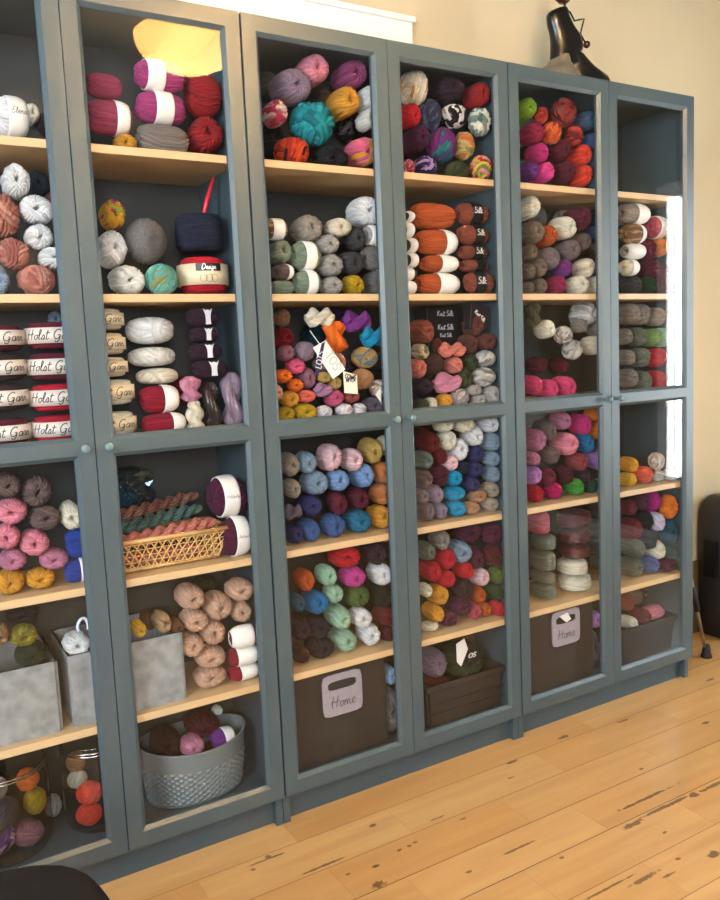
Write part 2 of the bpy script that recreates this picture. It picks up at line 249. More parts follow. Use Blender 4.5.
ITEMS=[
('L','white',1,1,0.3023,0.0878,1.7285,0.0378,0.0408,0.0408,{'t':'Elena','lab':(-0.3,0.75)},'white banded skein on top shelf behind first door'),
('S','dplum',1,1,0.404,0.228,1.7607,0.0217,0.042,0.029,{'back':1},'dark plum yarn skein on top shelf behind first door'),
('S','cream',1,1,0.3681,0.2329,1.7794,0.0173,0.0371,0.0227,{'back':1},'cream yarn skein on top shelf behind first door'),
('S','white',1,2,0.3015,0.1039,1.5967,0.0286,0.0569,0.0362,{},'white yarn skein on second shelf behind first door, topmost of them'),
('S','white',1,2,0.3382,0.0964,1.5403,0.0355,0.0494,0.0318,{},'white yarn skein on second shelf behind first door, second from top'),
('S','white',1,2,0.3358,0.0885,1.4817,0.0289,0.0415,0.027,{},'white yarn skein on second shelf behind first door, third from top'),
('S','white',1,2,0.3632,0.0832,1.4369,0.0325,0.0362,0.0237,{},'white yarn skein on second shelf behind first door, lowest of them'),
('B','rosechunk',1,2,0.2677,0.0958,1.5246,0.0361,0.0487,0.0481,{},'dusty rose chunky wound yarn ball on second shelf behind first door, topmost of them'),
('B','rosechunk',1,2,0.2817,0.0815,1.4449,0.0331,0.0344,0.034,{},'dusty rose chunky wound yarn ball on second shelf behind first door, second from top'),
('B','rosechunk',1,2,0.323,0.0865,1.3901,0.0395,0.0395,0.0331,{},'dusty rose chunky wound yarn ball on second shelf behind first door, lowest of them'),
('S','ltblue',1,2,0.247,0.0986,1.3909,0.0241,0.0516,0.0339,{},'light steel blue yarn skein on second shelf behind first door'),
('S','dkslate',1,2,0.3681,0.228,1.6228,0.0263,0.042,0.0293,{'back':1},'dark slate yarn skein on second shelf behind first door'),
('S','mauve',1,2,0.3979,0.2381,1.5886,0.0155,0.0319,0.0204,{'back':1},'mauve yarn skein on second shelf behind first door'),
('C','burg',1,3,0.2394,0.099,1.268,0.052,0.052,0.0311,{'t':'Holst Garn'},'burgundy labelled wool cake on third shelf behind first door, left one of two'),
('C','brownb',1,3,0.2376,0.099,1.2052,0.052,0.052,0.0312,{'t':'Holst Garn'},'dark brown labelled wool cake on third shelf behind first door, upper one of two'),
('C','brownb',1,3,0.2365,0.099,1.1407,0.052,0.052,0.0321,{'t':'Holst Garn'},'dark brown labelled wool cake on third shelf behind first door, lower one of two'),
('C','wine',1,3,0.2355,0.099,1.0667,0.052,0.052,0.0322,{'t':'Holst Garn'},'wine red labelled wool cake on third shelf behind first door, lower one of two'),
('C','burg',1,3,0.3429,0.099,1.2704,0.052,0.052,0.0338,{'t':'Holst Garn'},'burgundy labelled wool cake on third shelf behind first door, right one of two'),
('C','wine',1,3,0.3411,0.099,1.203,0.052,0.052,0.0339,{'t':'Holst Garn'},'wine red labelled wool cake on third shelf behind first door, upper one of two'),
('C','crimson',1,3,0.34,0.099,1.1353,0.052,0.052,0.034,{'t':'Holst Garn'},'crimson labelled wool cake on third shelf behind first door, upper one of two'),
('C','crimson',1,3,0.3391,0.099,1.0666,0.052,0.052,0.0322,{'t':'Holst Garn'},'crimson labelled wool cake on third shelf behind first door, lower one of two'),
('S','ltblue',1,3,0.384,0.2387,1.3141,0.017,0.0313,0.0208,{'back':1},'light steel blue yarn skein on third shelf behind first door'),
('S','taupe',1,4,0.2274,0.0879,0.9531,0.0274,0.0409,0.0267,{},'taupe yarn skein on fourth shelf behind first door, topmost of them'),
('S','taupe',1,4,0.286,0.0982,0.9305,0.0319,0.0512,0.0334,{},'taupe yarn skein on fourth shelf behind first door, second from top'),
('S','taupe',1,4,0.296,0.0908,0.87,0.0323,0.0438,0.0282,{},'taupe yarn skein on fourth shelf behind first door, lowest of them'),
('S','pink',1,4,0.2305,0.0899,0.8948,0.0326,0.0429,0.0278,{},'light pink yarn skein on fourth shelf behind first door, topmost of them'),
('S','pink',1,4,0.2164,0.0913,0.8403,0.0287,0.0443,0.0284,{},'light pink yarn skein on fourth shelf behind first door, second from top'),
('S','pink',1,4,0.2711,0.0921,0.8185,0.0314,0.0451,0.0287,{},'light pink yarn skein on fourth shelf behind first door, lowest of them'),
('S','mpink',1,4,0.2217,0.0838,0.7891,0.0289,0.0368,0.0233,{},'mauve pink yarn skein on fourth shelf behind first door, left one of two'),
('S','mpink',1,4,0.307,0.0846,0.7766,0.0317,0.0373,0.0229,{},'mauve pink yarn skein on fourth shelf behind first door, right one of two'),
('S','mustard',1,4,0.2139,0.0884,0.7406,0.0301,0.0414,0.0258,{},'mustard yarn skein on fourth shelf behind first door, left one of two'),
('S','mustard',1,4,0.2746,0.0846,0.7375,0.0302,0.0374,0.0227,{},'mustard yarn skein on fourth shelf behind first door, right one of two'),
('S','cream',1,4,0.3524,0.0961,0.867,0.0242,0.0491,0.0316,{},'cream yarn skein on fourth shelf behind first door'),
('L','royal',1,4,0.3646,0.0812,0.8033,0.0329,0.0342,0.0342,{},'royal blue sideways skein on fourth shelf behind first door'),
('L','royal',1,4,0.3552,0.077,0.7421,0.0331,0.03,0.0273,{'lab':(0.1,0.8)},'royal blue banded skein on fourth shelf behind first door'),
('S','beigestripe',1,5,0.1836,0.0828,0.6285,0.0178,0.0358,0.0215,{},'beige and brown yarn skein on fifth shelf behind first door'),
('S','olivy',1,5,0.2294,0.0845,0.6155,0.0302,0.0375,0.0225,{},'olive yellow yarn skein on fifth shelf behind first door'),
('S','dkgreen',1,5,0.2414,0.0896,0.5689,0.0341,0.0426,0.0251,{},'dark green yarn skein on fifth shelf behind first door'),
('S','navy',1,5,0.2471,0.2321,0.6232,0.0341,0.0379,0.0231,{'back':1},'dark navy yarn skein on fifth shelf behind first door'),
('S','white',1,5,0.3395,0.0939,0.5679,0.0286,0.0469,0.0277,{},'white yarn skein on fifth shelf behind first door'),
('L','drose',2,1,0.498,0.077,1.8114,0.0415,0.03,0.0272,{},'dusty rose sideways skein on top shelf behind second door'),
('L','drose',2,1,0.5057,0.0841,1.7478,0.0549,0.0371,0.0371,{'lab':(0.2,0.75)},'dusty rose banded skein on top shelf behind second door'),
('S','mustard',2,1,0.536,0.0789,1.6939,0.0262,0.0319,0.0197,{},'mustard yarn skein on top shelf behind second door'),
('L','magpink',2,1,0.6276,0.0822,1.8504,0.0613,0.0351,0.0346,{'lab':(-0.6,0.05)},'magenta pink banded skein on top shelf behind second door, upper one of two'),
('L','magpink',2,1,0.6257,0.0834,1.7805,0.0632,0.0363,0.0359,{'lab':(-0.3,0.35)},'magenta pink banded skein on top shelf behind second door, lower one of two'),
('L','greytaupe',2,1,0.6249,0.0823,1.7099,0.0644,0.0353,0.0353,{},'grey taupe sideways skein on top shelf behind second door'),
('L','red',2,1,0.7338,0.0952,1.8239,0.044,0.0482,0.0482,{},'deep red sideways skein on top shelf behind second door'),
('S','red',2,1,0.7362,0.109,1.7334,0.0417,0.062,0.0426,{},'deep red yarn skein on top shelf behind second door'),
('S','egg',2,2,0.5008,0.1,1.5372,0.0264,0.053,0.0343,{},'green, pink and yellow yarn skein on second shelf behind second door'),
('S','white',2,2,0.4935,0.109,1.4625,0.0314,0.062,0.0419,{},'white yarn skein on second shelf behind second door'),
('S','offw',2,2,0.5219,0.1007,1.3924,0.0386,0.0537,0.0354,{},'off-white yarn skein on second shelf behind second door'),
('F','fuzzgrey',2,2,0.5741,0.102,1.4829,0.051,0.055,0.0557,{},'grey fluffy yarn ball on second shelf behind second door'),
('B','mint',2,2,0.6,0.0865,1.3937,0.0395,0.0395,0.0366,{},'mint and teal wound yarn ball on second shelf behind second door'),
('C','tanc',2,3,0.4575,0.097,1.3038,0.05,0.05,0.0274,{'t':'Holst Garn'},'cream labelled wool cake on third shelf behind second door, topmost of them'),  # tan tone paints shadow haze into the upper three cream cakes
('C','tanc',2,3,0.4574,0.097,1.2491,0.05,0.05,0.0275,{'t':'Holst Garn'},'cream labelled wool cake on third shelf behind second door, second from top'),
('C','tanc',2,3,0.4583,0.097,1.1964,0.05,0.05,0.0254,{'t':'Holst Garn'},'cream labelled wool cake on third shelf behind second door, left of off-white one'),
('C','cream',2,3,0.4694,0.097,1.1389,0.05,0.05,0.0323,{'t':'Holst Garn'},'cream labelled wool cake on third shelf behind second door, left of cream one'),
('C','cream',2,3,0.4692,0.097,1.0657,0.05,0.05,0.0313,{'t':'Holst Garn'},'cream labelled wool cake on third shelf behind second door, lowest of them'),
('P','white',2,3,0.571,0.1112,1.2773,0.0633,0.064,0.0361,{},'white soft wool bun on third shelf behind second door'),
('P','offw',2,3,0.5714,0.1115,1.2159,0.0617,0.064,0.0259,{},'off-white soft wool bun on third shelf behind second door'),
('P','cream',2,3,0.5785,0.1057,1.1699,0.0553,0.058,0.0214,{},'cream soft wool bun on third shelf behind second door'),
('L','dcrim',2,3,0.572,0.0824,1.1164,0.0494,0.0348,0.0323,{'lab':(0.1,0.85)},'dark crimson banded skein on third shelf behind second door, upper one of two'),
('L','dcrim',2,3,0.5763,0.077,1.0589,0.055,0.0297,0.0247,{'lab':(0.3,0.95)},'dark crimson banded skein on third shelf behind second door, lower one of two'),
('L','dplum',2,3,0.6904,0.0743,1.3043,0.0425,0.0287,0.0231,{'back':1,'tag':1},'dark plum sideways skein on third shelf behind second door, topmost of them'),
('L','dplum',2,3,0.6915,0.074,1.2641,0.0378,0.0277,0.0185,{'back':1,'tag':1},'dark plum sideways skein on third shelf behind second door, second from top'),
('L','dplum',2,3,0.6915,0.074,1.2228,0.0421,0.0283,0.0206,{'back':1,'tag':1},'dark plum sideways skein on third shelf behind second door, third from top'),
('L','dplum',2,3,0.6988,0.074,1.1812,0.0466,0.0288,0.0222,{'back':1,'tag':1},'dark plum sideways skein on third shelf behind second door, lowest of them'),
('S','red',2,3,0.6845,0.228,1.1302,0.0279,0.042,0.0363,{'back':1},'deep red yarn skein on third shelf behind second door'),
('H','lpink',2,3,0.646,0.0682,1.1363,0.0268,0.0211,0.0298,{'vert':1,'wrap':1},'pale rose twisted yarn hank on third shelf behind second door'),
('H','cream',2,3,0.6541,0.0725,1.0703,0.0229,0.0254,0.0358,{'vert':1},'cream twisted yarn hank on third shelf behind second door'),
('H','brownb',2,3,0.6992,0.0904,1.0925,0.0242,0.0428,0.0575,{'vert':1,'wrap':1},'dark brown twisted yarn hank on third shelf behind second door'),
('H','gmauve',2,3,0.7499,0.0662,1.1026,0.0274,0.0369,0.0674,{'vert':1,'wrap':1},'grey mauve twisted yarn hank on third shelf behind second door'),
('L','plum',2,4,0.7272,0.0891,0.8637,0.0503,0.0511,0.0511,{'t':'Antiquity','lab':(-0.5,0.3)},'plum banded skein on fourth shelf behind second door, upper one of two'),
('L','plum',2,4,0.7339,0.067,0.7644,0.0439,0.038,0.0491,{'t':'Antiquity','lab':(-0.25,0.65)},'plum banded skein on fourth shelf behind second door, lower one of two'),
('S','yellow',2,5,0.4809,0.0799,0.5779,0.0153,0.0329,0.0195,{},'yellow yarn skein on fifth shelf behind second door'),
('S','brown',2,5,0.5477,0.2296,0.5471,0.0232,0.0404,0.0241,{'back':1},'brown yarn skein on fifth shelf behind second door, left one of two'),
('S','beigestripe',2,5,0.5399,0.0888,0.5801,0.0195,0.0418,0.0248,{},'beige and brown yarn skein on fifth shelf behind second door'),
('S','brown',2,5,0.5728,0.0825,0.563,0.0166,0.0355,0.0211,{},'brown yarn skein on fifth shelf behind second door, right one of two'),
('S','sand',2,5,0.6167,0.0988,0.6259,0.0334,0.0518,0.0314,{},'pinkish sand yarn skein on fifth shelf behind second door, topmost of them'),
('S','sand',2,5,0.6861,0.1007,0.589,0.0336,0.0537,0.0323,{},'pinkish sand yarn skein on fifth shelf behind second door, below dark olive one'),
('S','sand',2,5,0.7453,0.0937,0.6205,0.0323,0.0467,0.0283,{},'pinkish sand yarn skein on fifth shelf behind second door, right of dark olive one'),
('S','sand',2,5,0.6222,0.0943,0.5672,0.0331,0.0472,0.0277,{},'pinkish sand yarn skein on fifth shelf behind second door, fourth from top'),
('S','sand',2,5,0.7447,0.0938,0.5648,0.0276,0.0468,0.0279,{},'pinkish sand yarn skein on fifth shelf behind second door, above wine red one'),
('S','sand',2,5,0.6685,0.1048,0.5253,0.0312,0.0575,0.0329,{},'pinkish sand yarn skein on fifth shelf behind second door, fourth from bottom'),
('S','sand',2,5,0.6092,0.0964,0.5063,0.0313,0.0494,0.0287,{},'pinkish sand yarn skein on fifth shelf behind second door, third from bottom'),
('S','sand',2,5,0.6559,0.0923,0.4669,0.0391,0.0451,0.0254,{},'pinkish sand yarn skein on fifth shelf behind second door, second from bottom'),
('S','sand',2,5,0.6512,0.0932,0.4162,0.041,0.0461,0.0254,{},'pinkish sand yarn skein on fifth shelf behind second door, lowest of them'),
('L','wine',2,5,0.7365,0.0534,0.5092,0.0408,0.0244,0.0284,{'lab':(-0.9,0.5)},'wine red banded skein on fifth shelf behind second door'),
('L','dcrim',2,5,0.735,0.065,0.4568,0.0429,0.03,0.0249,{'lab':(-0.5,0.95)},'dark crimson banded skein on fifth shelf behind second door, upper one of two'),
('L','dcrim',2,5,0.7349,0.074,0.4117,0.0429,0.03,0.021,{'lab':(-0.3,0.95)},'dark crimson banded skein on fifth shelf behind second door, lower one of two'),
('S','dkolive',2,5,0.7042,0.2302,0.6074,0.0315,0.0398,0.0243,{'back':1},'dark olive yarn skein on fifth shelf behind second door'),
('S','pink',3,1,1.036,0.1088,1.9216,0.0367,0.0618,0.0364,{},'light pink yarn skein on top shelf behind third door'),
('S','gmauve',3,1,0.9717,0.109,1.8741,0.0463,0.062,0.0404,{},'grey mauve yarn skein on top shelf behind third door'),
('S','plumpink',3,1,1.1453,0.1062,1.9226,0.0375,0.0592,0.035,{},'plum pink yarn skein on top shelf behind third door'),
('S','oliveb',3,1,0.9657,0.228,1.9131,0.0253,0.042,0.0339,{'back':1},'olive yarn skein on top shelf behind third door'),
('S','pinkcream',3,1,0.9222,0.0993,1.8035,0.0259,0.0523,0.0317,{},'pink and cream yarn skein on top shelf behind third door'),
('B','teal',3,1,1.0276,0.102,1.792,0.0596,0.055,0.0576,{},'teal wound yarn ball on top shelf behind third door'),
('S','mustard',3,1,1.1233,0.109,1.8528,0.0351,0.062,0.0385,{},'mustard yarn skein on top shelf behind third door'),
('B','brownvar',3,1,1.1424,0.23,1.8913,0.0319,0.04,0.0426,{'back':1},'brown variegated wound yarn ball on top shelf behind third door'),
('S','white',3,1,1.1918,0.099,1.8684,0.0243,0.052,0.0313,{},'white yarn skein on top shelf behind third door'),
('S','offw',3,1,1.1823,0.0901,1.8123,0.0201,0.0431,0.0263,{},'off-white yarn skein on top shelf behind third door'),
('B','bwstripe',3,1,1.2159,0.23,1.8279,0.0387,0.04,0.0323,{'back':1},'black and grey striped wound yarn ball on top shelf behind third door'),
('B','ordark',3,1,0.9617,0.0927,1.7129,0.0457,0.0457,0.0383,{},'orange, red and black wound yarn ball on top shelf behind third door'),
('S','black',3,1,1.0728,0.097,1.7057,0.0442,0.05,0.0312,{},'black yarn skein on top shelf behind third door, right one of two'),
('S','pinkyel',3,1,1.1712,0.1063,1.7321,0.0363,0.0593,0.037,{},'pink and yellow yarn skein on top shelf behind third door'),
('S','black',3,1,0.9698,0.228,1.7746,0.0288,0.042,0.0399,{'back':1},'black yarn skein on top shelf behind third door, left one of two'),
('S','dplum',3,1,1.2799,0.228,1.8147,0.0264,0.042,0.0363,{'back':1},'dark plum yarn skein on top shelf behind third door'),
('L','beigestripe',3,2,0.8969,0.077,1.5187,0.0304,0.03,0.0257,{'lab':(-0.5,0.5)},'beige and brown banded skein on second shelf behind third door'),
('S','gbeige',3,2,0.9945,0.101,1.5256,0.0365,0.054,0.0351,{},'grey beige yarn skein on second shelf behind third door'),
('S','cream',3,2,1.0791,0.0854,1.5304,0.0332,0.0384,0.0249,{},'cream yarn skein on second shelf behind third door'),
('S','white',3,2,1.1758,0.109,1.5793,0.0409,0.062,0.04,{},'white yarn skein on second shelf behind third door'),
('L','lgrey',3,2,1.1823,0.077,1.5135,0.0279,0.03,0.0262,{'t':'','lab':(-0.7,0.9),'lines':1},'light grey banded skein on second shelf behind third door'),
('S','dgrey',3,2,1.1338,0.0936,1.5034,0.0218,0.0466,0.0304,{},'charcoal yarn skein on second shelf behind third door, left of light grey one'),
('S','dgrey',3,2,1.1896,0.2303,1.5062,0.0211,0.0397,0.0259,{'back':1},'charcoal yarn skein on second shelf behind third door, topmost of them'),
('S','lgrey',3,2,1.0458,0.0869,1.4878,0.0294,0.0399,0.0261,{},'light grey yarn skein on second shelf behind third door, topmost of them'),
('S','sage',3,2,0.9114,0.0953,1.4644,0.0255,0.0483,0.0317,{},'sage green yarn skein on second shelf behind third door'),
('L','sage',3,2,0.9785,0.0835,1.4558,0.0425,0.0365,0.0365,{'lab':(-0.35,0.4)},'sage green banded skein on second shelf behind third door, upper one of two'),
('L','sage',3,2,0.9765,0.0782,1.3882,0.0399,0.0312,0.0312,{'lab':(-0.2,0.5)},'sage green banded skein on second shelf behind third door, lower one of two'),
('L','taupe',3,2,0.9086,0.077,1.4138,0.027,0.0299,0.0202,{'lab':(0.2,0.95)},'taupe banded skein on second shelf behind third door'),
('L','sage',3,2,0.9052,0.077,1.3753,0.031,0.0299,0.0186,{},'sage green sideways skein on second shelf behind third door'),
('S','lgrey',3,2,1.0538,0.0912,1.434,0.0309,0.0442,0.0291,{},'light grey yarn skein on second shelf behind third door, second from top'),
('S','lgrey',3,2,1.0494,0.0838,1.3811,0.0293,0.0368,0.0243,{},'light grey yarn skein on second shelf behind third door, lowest of them'),
('S','dgrey',3,2,1.1158,0.0945,1.4417,0.0322,0.0475,0.0312,{},'charcoal yarn skein on second shelf behind third door, lowest of them'),
('L','mgrey',3,2,1.1792,0.0801,1.4544,0.0331,0.0331,0.0331,{'lab':(0.2,0.95),'lines':1},'mid grey banded skein on second shelf behind third door'),
('S','mustol',3,2,1.118,0.0878,1.3838,0.0253,0.0408,0.0269,{},'mustard olive yarn skein on second shelf behind third door'),
('S','mgrey',3,2,1.1887,0.0961,1.3894,0.0229,0.0491,0.0325,{},'mid grey yarn skein on second shelf behind third door'),
('H','cream',3,3,1.0019,0.0644,1.2995,0.0411,0.0174,0.0249,{},'cream twisted yarn hank on third shelf behind third door'),
('S','red',3,3,0.9713,0.228,1.2531,0.0208,0.042,0.0296,{'back':1},'deep red yarn skein on third shelf behind third door'),
('S','dtl',3,3,1.0611,0.228,1.2594,0.0293,0.042,0.0324,{'back':1},'dark teal yarn skein on third shelf behind third door'),
('S','tan',3,3,0.9724,0.2304,1.3084,0.0185,0.0396,0.0264,{'back':1},'tan yarn skein on third shelf behind third door'),
('H','lorange',3,3,1.0495,0.0757,1.248,0.0362,0.0287,0.0411,{'vert':1},'orange twisted yarn hank on third shelf behind third door'),
('H','purple',3,3,1.1131,0.0675,1.2878,0.0421,0.0205,0.0293,{},'purple twisted yarn hank on third shelf behind third door'),
('H','cyan',3,3,1.1684,0.0666,1.2453,0.0423,0.0196,0.028,{},'cyan twisted yarn hank on third shelf behind third door'),
('S','dpurple',3,3,1.1529,0.2354,1.3118,0.0311,0.0346,0.023,{'back':1},'dark purple yarn skein on third shelf behind third door'),
('B','goldgrey',3,3,1.1448,0.0879,1.1905,0.0361,0.0409,0.0301,{},'gold and grey wound yarn ball on third shelf behind third door'),
('S','mgrey',3,3,1.2736,0.2308,1.1786,0.0183,0.0392,0.0261,{'back':1},'mid grey yarn skein on third shelf behind third door'),
('S','peach',3,3,1.0551,0.0865,1.1816,0.0184,0.0395,0.0263,{},'peach yarn skein on third shelf behind third door, right one of two'),
('B','tan',3,3,1.1289,0.0804,1.1336,0.0334,0.0334,0.0286,{},'tan wound yarn ball on third shelf behind third door'),
('B','beigew',3,3,1.1809,0.0753,1.1056,0.0283,0.0283,0.025,{},'beige and white wound yarn ball on third shelf behind third door'),
('S','mauve',3,3,0.9053,0.0775,1.2111,0.0199,0.0305,0.0203,{},'mauve yarn skein on third shelf behind third door, upper one of two'),
('B','mgrey2',3,3,0.959,0.0737,1.2145,0.0267,0.0267,0.0257,{},'mauve grey wound yarn ball on third shelf behind third door'),
('S','pinkc',3,3,0.9304,0.0777,1.177,0.0241,0.0307,0.0205,{},'candy pink yarn skein on third shelf behind third door, left one of two'),
('S','lorange',3,3,0.8919,0.0746,1.1536,0.0248,0.0276,0.0184,{},'orange yarn skein on third shelf behind third door, left one of two'),
('S','lorange',3,3,0.9245,0.0731,1.1289,0.0215,0.0261,0.0174,{},'orange yarn skein on third shelf behind third door, right one of two'),
('S','mauve',3,3,0.9634,0.0904,1.1443,0.0203,0.0434,0.0289,{},'mauve yarn skein on third shelf behind third door, lower one of two'),
('S','gmix',3,3,1.0096,0.0768,1.1791,0.0263,0.0298,0.0198,{},'grey mauve yarn skein on third shelf behind third door'),
('S','khaki',3,3,1.0081,0.0705,1.1449,0.0209,0.0235,0.0154,{},'khaki yellow yarn skein on third shelf behind third door, left one of two'),
('S','khaki',3,3,1.0406,0.0723,1.128,0.0166,0.0253,0.0168,{},'khaki yellow yarn skein on third shelf behind third door, right one of two'),
('H','purplemul',3,3,0.9999,0.0602,1.1125,0.0281,0.013,0.018,{},'lilac multicoloured twisted yarn hank on third shelf behind third door'),
('S','coralp',3,3,0.9537,0.0735,1.0988,0.0231,0.0263,0.0171,{},'coral yarn skein on third shelf behind third door'),
('S','pinkc',3,3,1.0402,0.0818,1.0882,0.0229,0.0347,0.0228,{},'candy pink yarn skein on third shelf behind third door, right one of two'),
('S','brownrose',3,3,1.0878,0.0742,1.0898,0.0243,0.0272,0.0181,{},'brown rose yarn skein on third shelf behind third door'),
('S','pgrey',3,3,1.1826,0.2399,1.1713,0.0207,0.0301,0.02,{'back':1},'purple grey yarn skein on third shelf behind third door, upper one of two'),
('S','mustol',3,3,0.893,0.0792,1.0556,0.025,0.0322,0.0214,{},'mustard olive yarn skein on third shelf behind third door, left one of two'),
('S','mustol',3,3,0.9502,0.0827,1.058,0.0322,0.0357,0.0237,{},'mustard olive yarn skein on third shelf behind third door, right one of two'),
('S','mustard',3,3,0.9075,0.0778,1.0946,0.0242,0.0308,0.0205,{},'mustard yarn skein on third shelf behind third door'),
('B','whitemul',3,3,1.005,0.0732,1.0531,0.0227,0.0262,0.0189,{},'white speckled wound yarn ball on third shelf behind third door, leftmost of them'),
('B','whitemul',3,3,1.066,0.0736,1.0536,0.0232,0.0265,0.0194,{},'white speckled wound yarn ball on third shelf behind third door, second from left'),
('B','whitemul',3,3,1.111,0.0712,1.0524,0.0219,0.0242,0.0183,{},'white speckled wound yarn ball on third shelf behind third door, rightmost of them'),
('S','pgrey',3,3,1.1605,0.0845,1.0592,0.0273,0.0375,0.0249,{},'purple grey yarn skein on third shelf behind third door, lower one of two'),
('S','peach',3,3,0.8728,0.079,1.1126,0.015,0.032,0.0213,{},'peach yarn skein on third shelf behind third door, left one of two'),
('S','gbeige',3,4,0.9048,0.0949,0.9252,0.0224,0.0479,0.0313,{},'grey beige yarn skein on fourth shelf behind third door, upper one of two'),
('S','gbeige',3,4,0.9051,0.0874,0.8619,0.0188,0.0404,0.0261,{},'grey beige yarn skein on fourth shelf behind third door, lower one of two'),
('S','bluegrey',3,4,0.9522,0.0923,0.9249,0.025,0.0453,0.0297,{},'blue grey yarn skein on fourth shelf behind third door, upper one of two'),
('S','bluegrey',3,4,0.9768,0.099,0.8676,0.0331,0.052,0.0337,{},'blue grey yarn skein on fourth shelf behind third door, lower one of two'),
('S','ppink',3,4,1.0273,0.1026,0.9292,0.0259,0.0556,0.0364,{},'pale pink yarn skein on fourth shelf behind third door, left one of two'),
('S','ppink',3,4,1.091,0.0954,0.9176,0.0226,0.0484,0.0317,{},'pale pink yarn skein on fourth shelf behind third door, right one of two'),
('S','khaki',3,4,1.1569,0.101,0.935,0.0252,0.054,0.0355,{},'khaki yellow yarn skein on fourth shelf behind third door'),
('S','cream',3,4,1.2017,0.09,0.9438,0.0201,0.043,0.0282,{},'cream yarn skein on fourth shelf behind third door'),
('S','lblue',3,4,1.0435,0.0926,0.8661,0.0299,0.0456,0.0296,{},'sky blue yarn skein on fourth shelf behind third door, left one of two'),
('S','lblue',3,4,1.1247,0.1008,0.87,0.0251,0.0538,0.035,{},'sky blue yarn skein on fourth shelf behind third door, right one of two'),
('S','torange',3,4,1.1884,0.0966,0.8711,0.0232,0.0496,0.0323,{},'tan orange yarn skein on fourth shelf behind third door, upper one of two'),
('S','torange',3,4,1.1781,0.0901,0.8115,0.0208,0.0431,0.0278,{},'tan orange yarn skein on fourth shelf behind third door, lower one of two'),
('S','mustard',3,4,1.1741,0.0992,0.7482,0.0244,0.0522,0.0333,{},'mustard yarn skein on fourth shelf behind third door'),
('S','npurple',3,4,0.9574,0.0895,0.8097,0.0294,0.0425,0.0273,{},'navy purple yarn skein on fourth shelf behind third door, upper one of two'),
('S','wine',3,4,1.0414,0.0968,0.8047,0.0246,0.0498,0.032,{},'wine red yarn skein on fourth shelf behind third door, left one of two'),
('S','wine',3,4,1.1078,0.0943,0.8085,0.0259,0.0473,0.0304,{},'wine red yarn skein on fourth shelf behind third door, right one of two'),
('H','pgrey',3,4,0.893,0.0615,0.8054,0.0258,0.0145,0.0208,{},'purple grey twisted yarn hank on fourth shelf behind third door'),
('S','blue',3,4,0.9515,0.0943,0.7449,0.0237,0.0473,0.03,{},'blue yarn skein on fourth shelf behind third door, left one of two'),
('S','npurple',3,4,0.9036,0.0876,0.7405,0.0189,0.0406,0.0257,{},'navy purple yarn skein on fourth shelf behind third door, lower one of two'),
('S','blue',3,4,1.0244,0.0952,0.7454,0.0274,0.0482,0.0305,{},'blue yarn skein on fourth shelf behind third door, right one of two'),
('S','tealb',3,4,1.1024,0.0968,0.7466,0.0325,0.0498,0.0316,{},'teal blue yarn skein on fourth shelf behind third door'),
('S','bred',3,5,1.058,0.0974,0.6538,0.0419,0.0504,0.0313,{},'bright red yarn skein on fifth shelf behind third door'),
('S','dplum',3,5,1.1527,0.1003,0.648,0.0284,0.0533,0.0331,{},'dark plum yarn skein on fifth shelf behind third door, right one of two'),
('S','paleb',3,5,1.2875,0.228,0.6056,0.0198,0.042,0.0264,{'back':1},'pale blue yarn skein on fifth shelf behind third door'),
('S','rust',3,5,0.9302,0.0952,0.6123,0.0243,0.0482,0.0295,{},'rust orange yarn skein on fifth shelf behind third door'),
('S','mintg',3,5,0.996,0.0943,0.6132,0.0238,0.0473,0.029,{},'mint green yarn skein on fifth shelf behind third door, topmost of them'),
('S','mintg',3,5,1.0124,0.0886,0.5609,0.0223,0.0416,0.0251,{},'mint green yarn skein on fifth shelf behind third door, right of petrol blue one'),
('S','mintg',3,5,1.0297,0.101,0.4898,0.0269,0.054,0.0319,{},'mint green yarn skein on fifth shelf behind third door, left of olive green one'),
('S','mintg',3,5,1.0411,0.1013,0.4221,0.0297,0.0543,0.0312,{},'mint green yarn skein on fifth shelf behind third door, lowest of them'),
('S','magenta',3,5,1.0769,0.0943,0.5955,0.0336,0.0473,0.0289,{},'orchid pink yarn skein on fifth shelf behind third door'),
('S','white',3,5,1.1693,0.1006,0.5851,0.0284,0.0536,0.0329,{},'white yarn skein on fifth shelf behind third door, topmost of them'),
('S','steelt',3,5,0.9604,0.1009,0.5437,0.0288,0.0539,0.0323,{},'petrol blue yarn skein on fifth shelf behind third door'),
('S','petrol',3,5,0.9006,0.0858,0.5575,0.0181,0.0388,0.0233,{},'deep teal yarn skein on fifth shelf behind third door'),
('S','olive',3,5,1.088,0.0963,0.5375,0.032,0.0493,0.0296,{},'olive green yarn skein on fifth shelf behind third door'),
('S','black',3,5,1.1641,0.0936,0.5204,0.0249,0.0466,0.028,{},'black yarn skein on fifth shelf behind third door'),
('S','white',3,5,1.0965,0.0948,0.4748,0.0284,0.0478,0.0281,{},'white yarn skein on fifth shelf behind third door, below olive green one'),
('S','white',3,5,1.1223,0.1005,0.4218,0.0291,0.0535,0.0309,{},'white yarn skein on fifth shelf behind third door, lowest of them'),
('S','dred',3,5,1.1754,0.0939,0.4646,0.026,0.0469,0.0276,{},'dark red yarn skein on fifth shelf behind third door'),
('S','maroon',3,5,1.1778,0.085,0.4127,0.0216,0.038,0.022,{},'maroon yarn skein on fifth shelf behind third door'),
('S','blackp',3,5,0.9607,0.0985,0.476,0.0301,0.0515,0.0301,{},'black purple yarn skein on fifth shelf behind third door, upper one of two'),
('S','blackp',3,5,0.9657,0.0953,0.4184,0.0347,0.0483,0.0275,{},'black purple yarn skein on fifth shelf behind third door, lower one of two'),
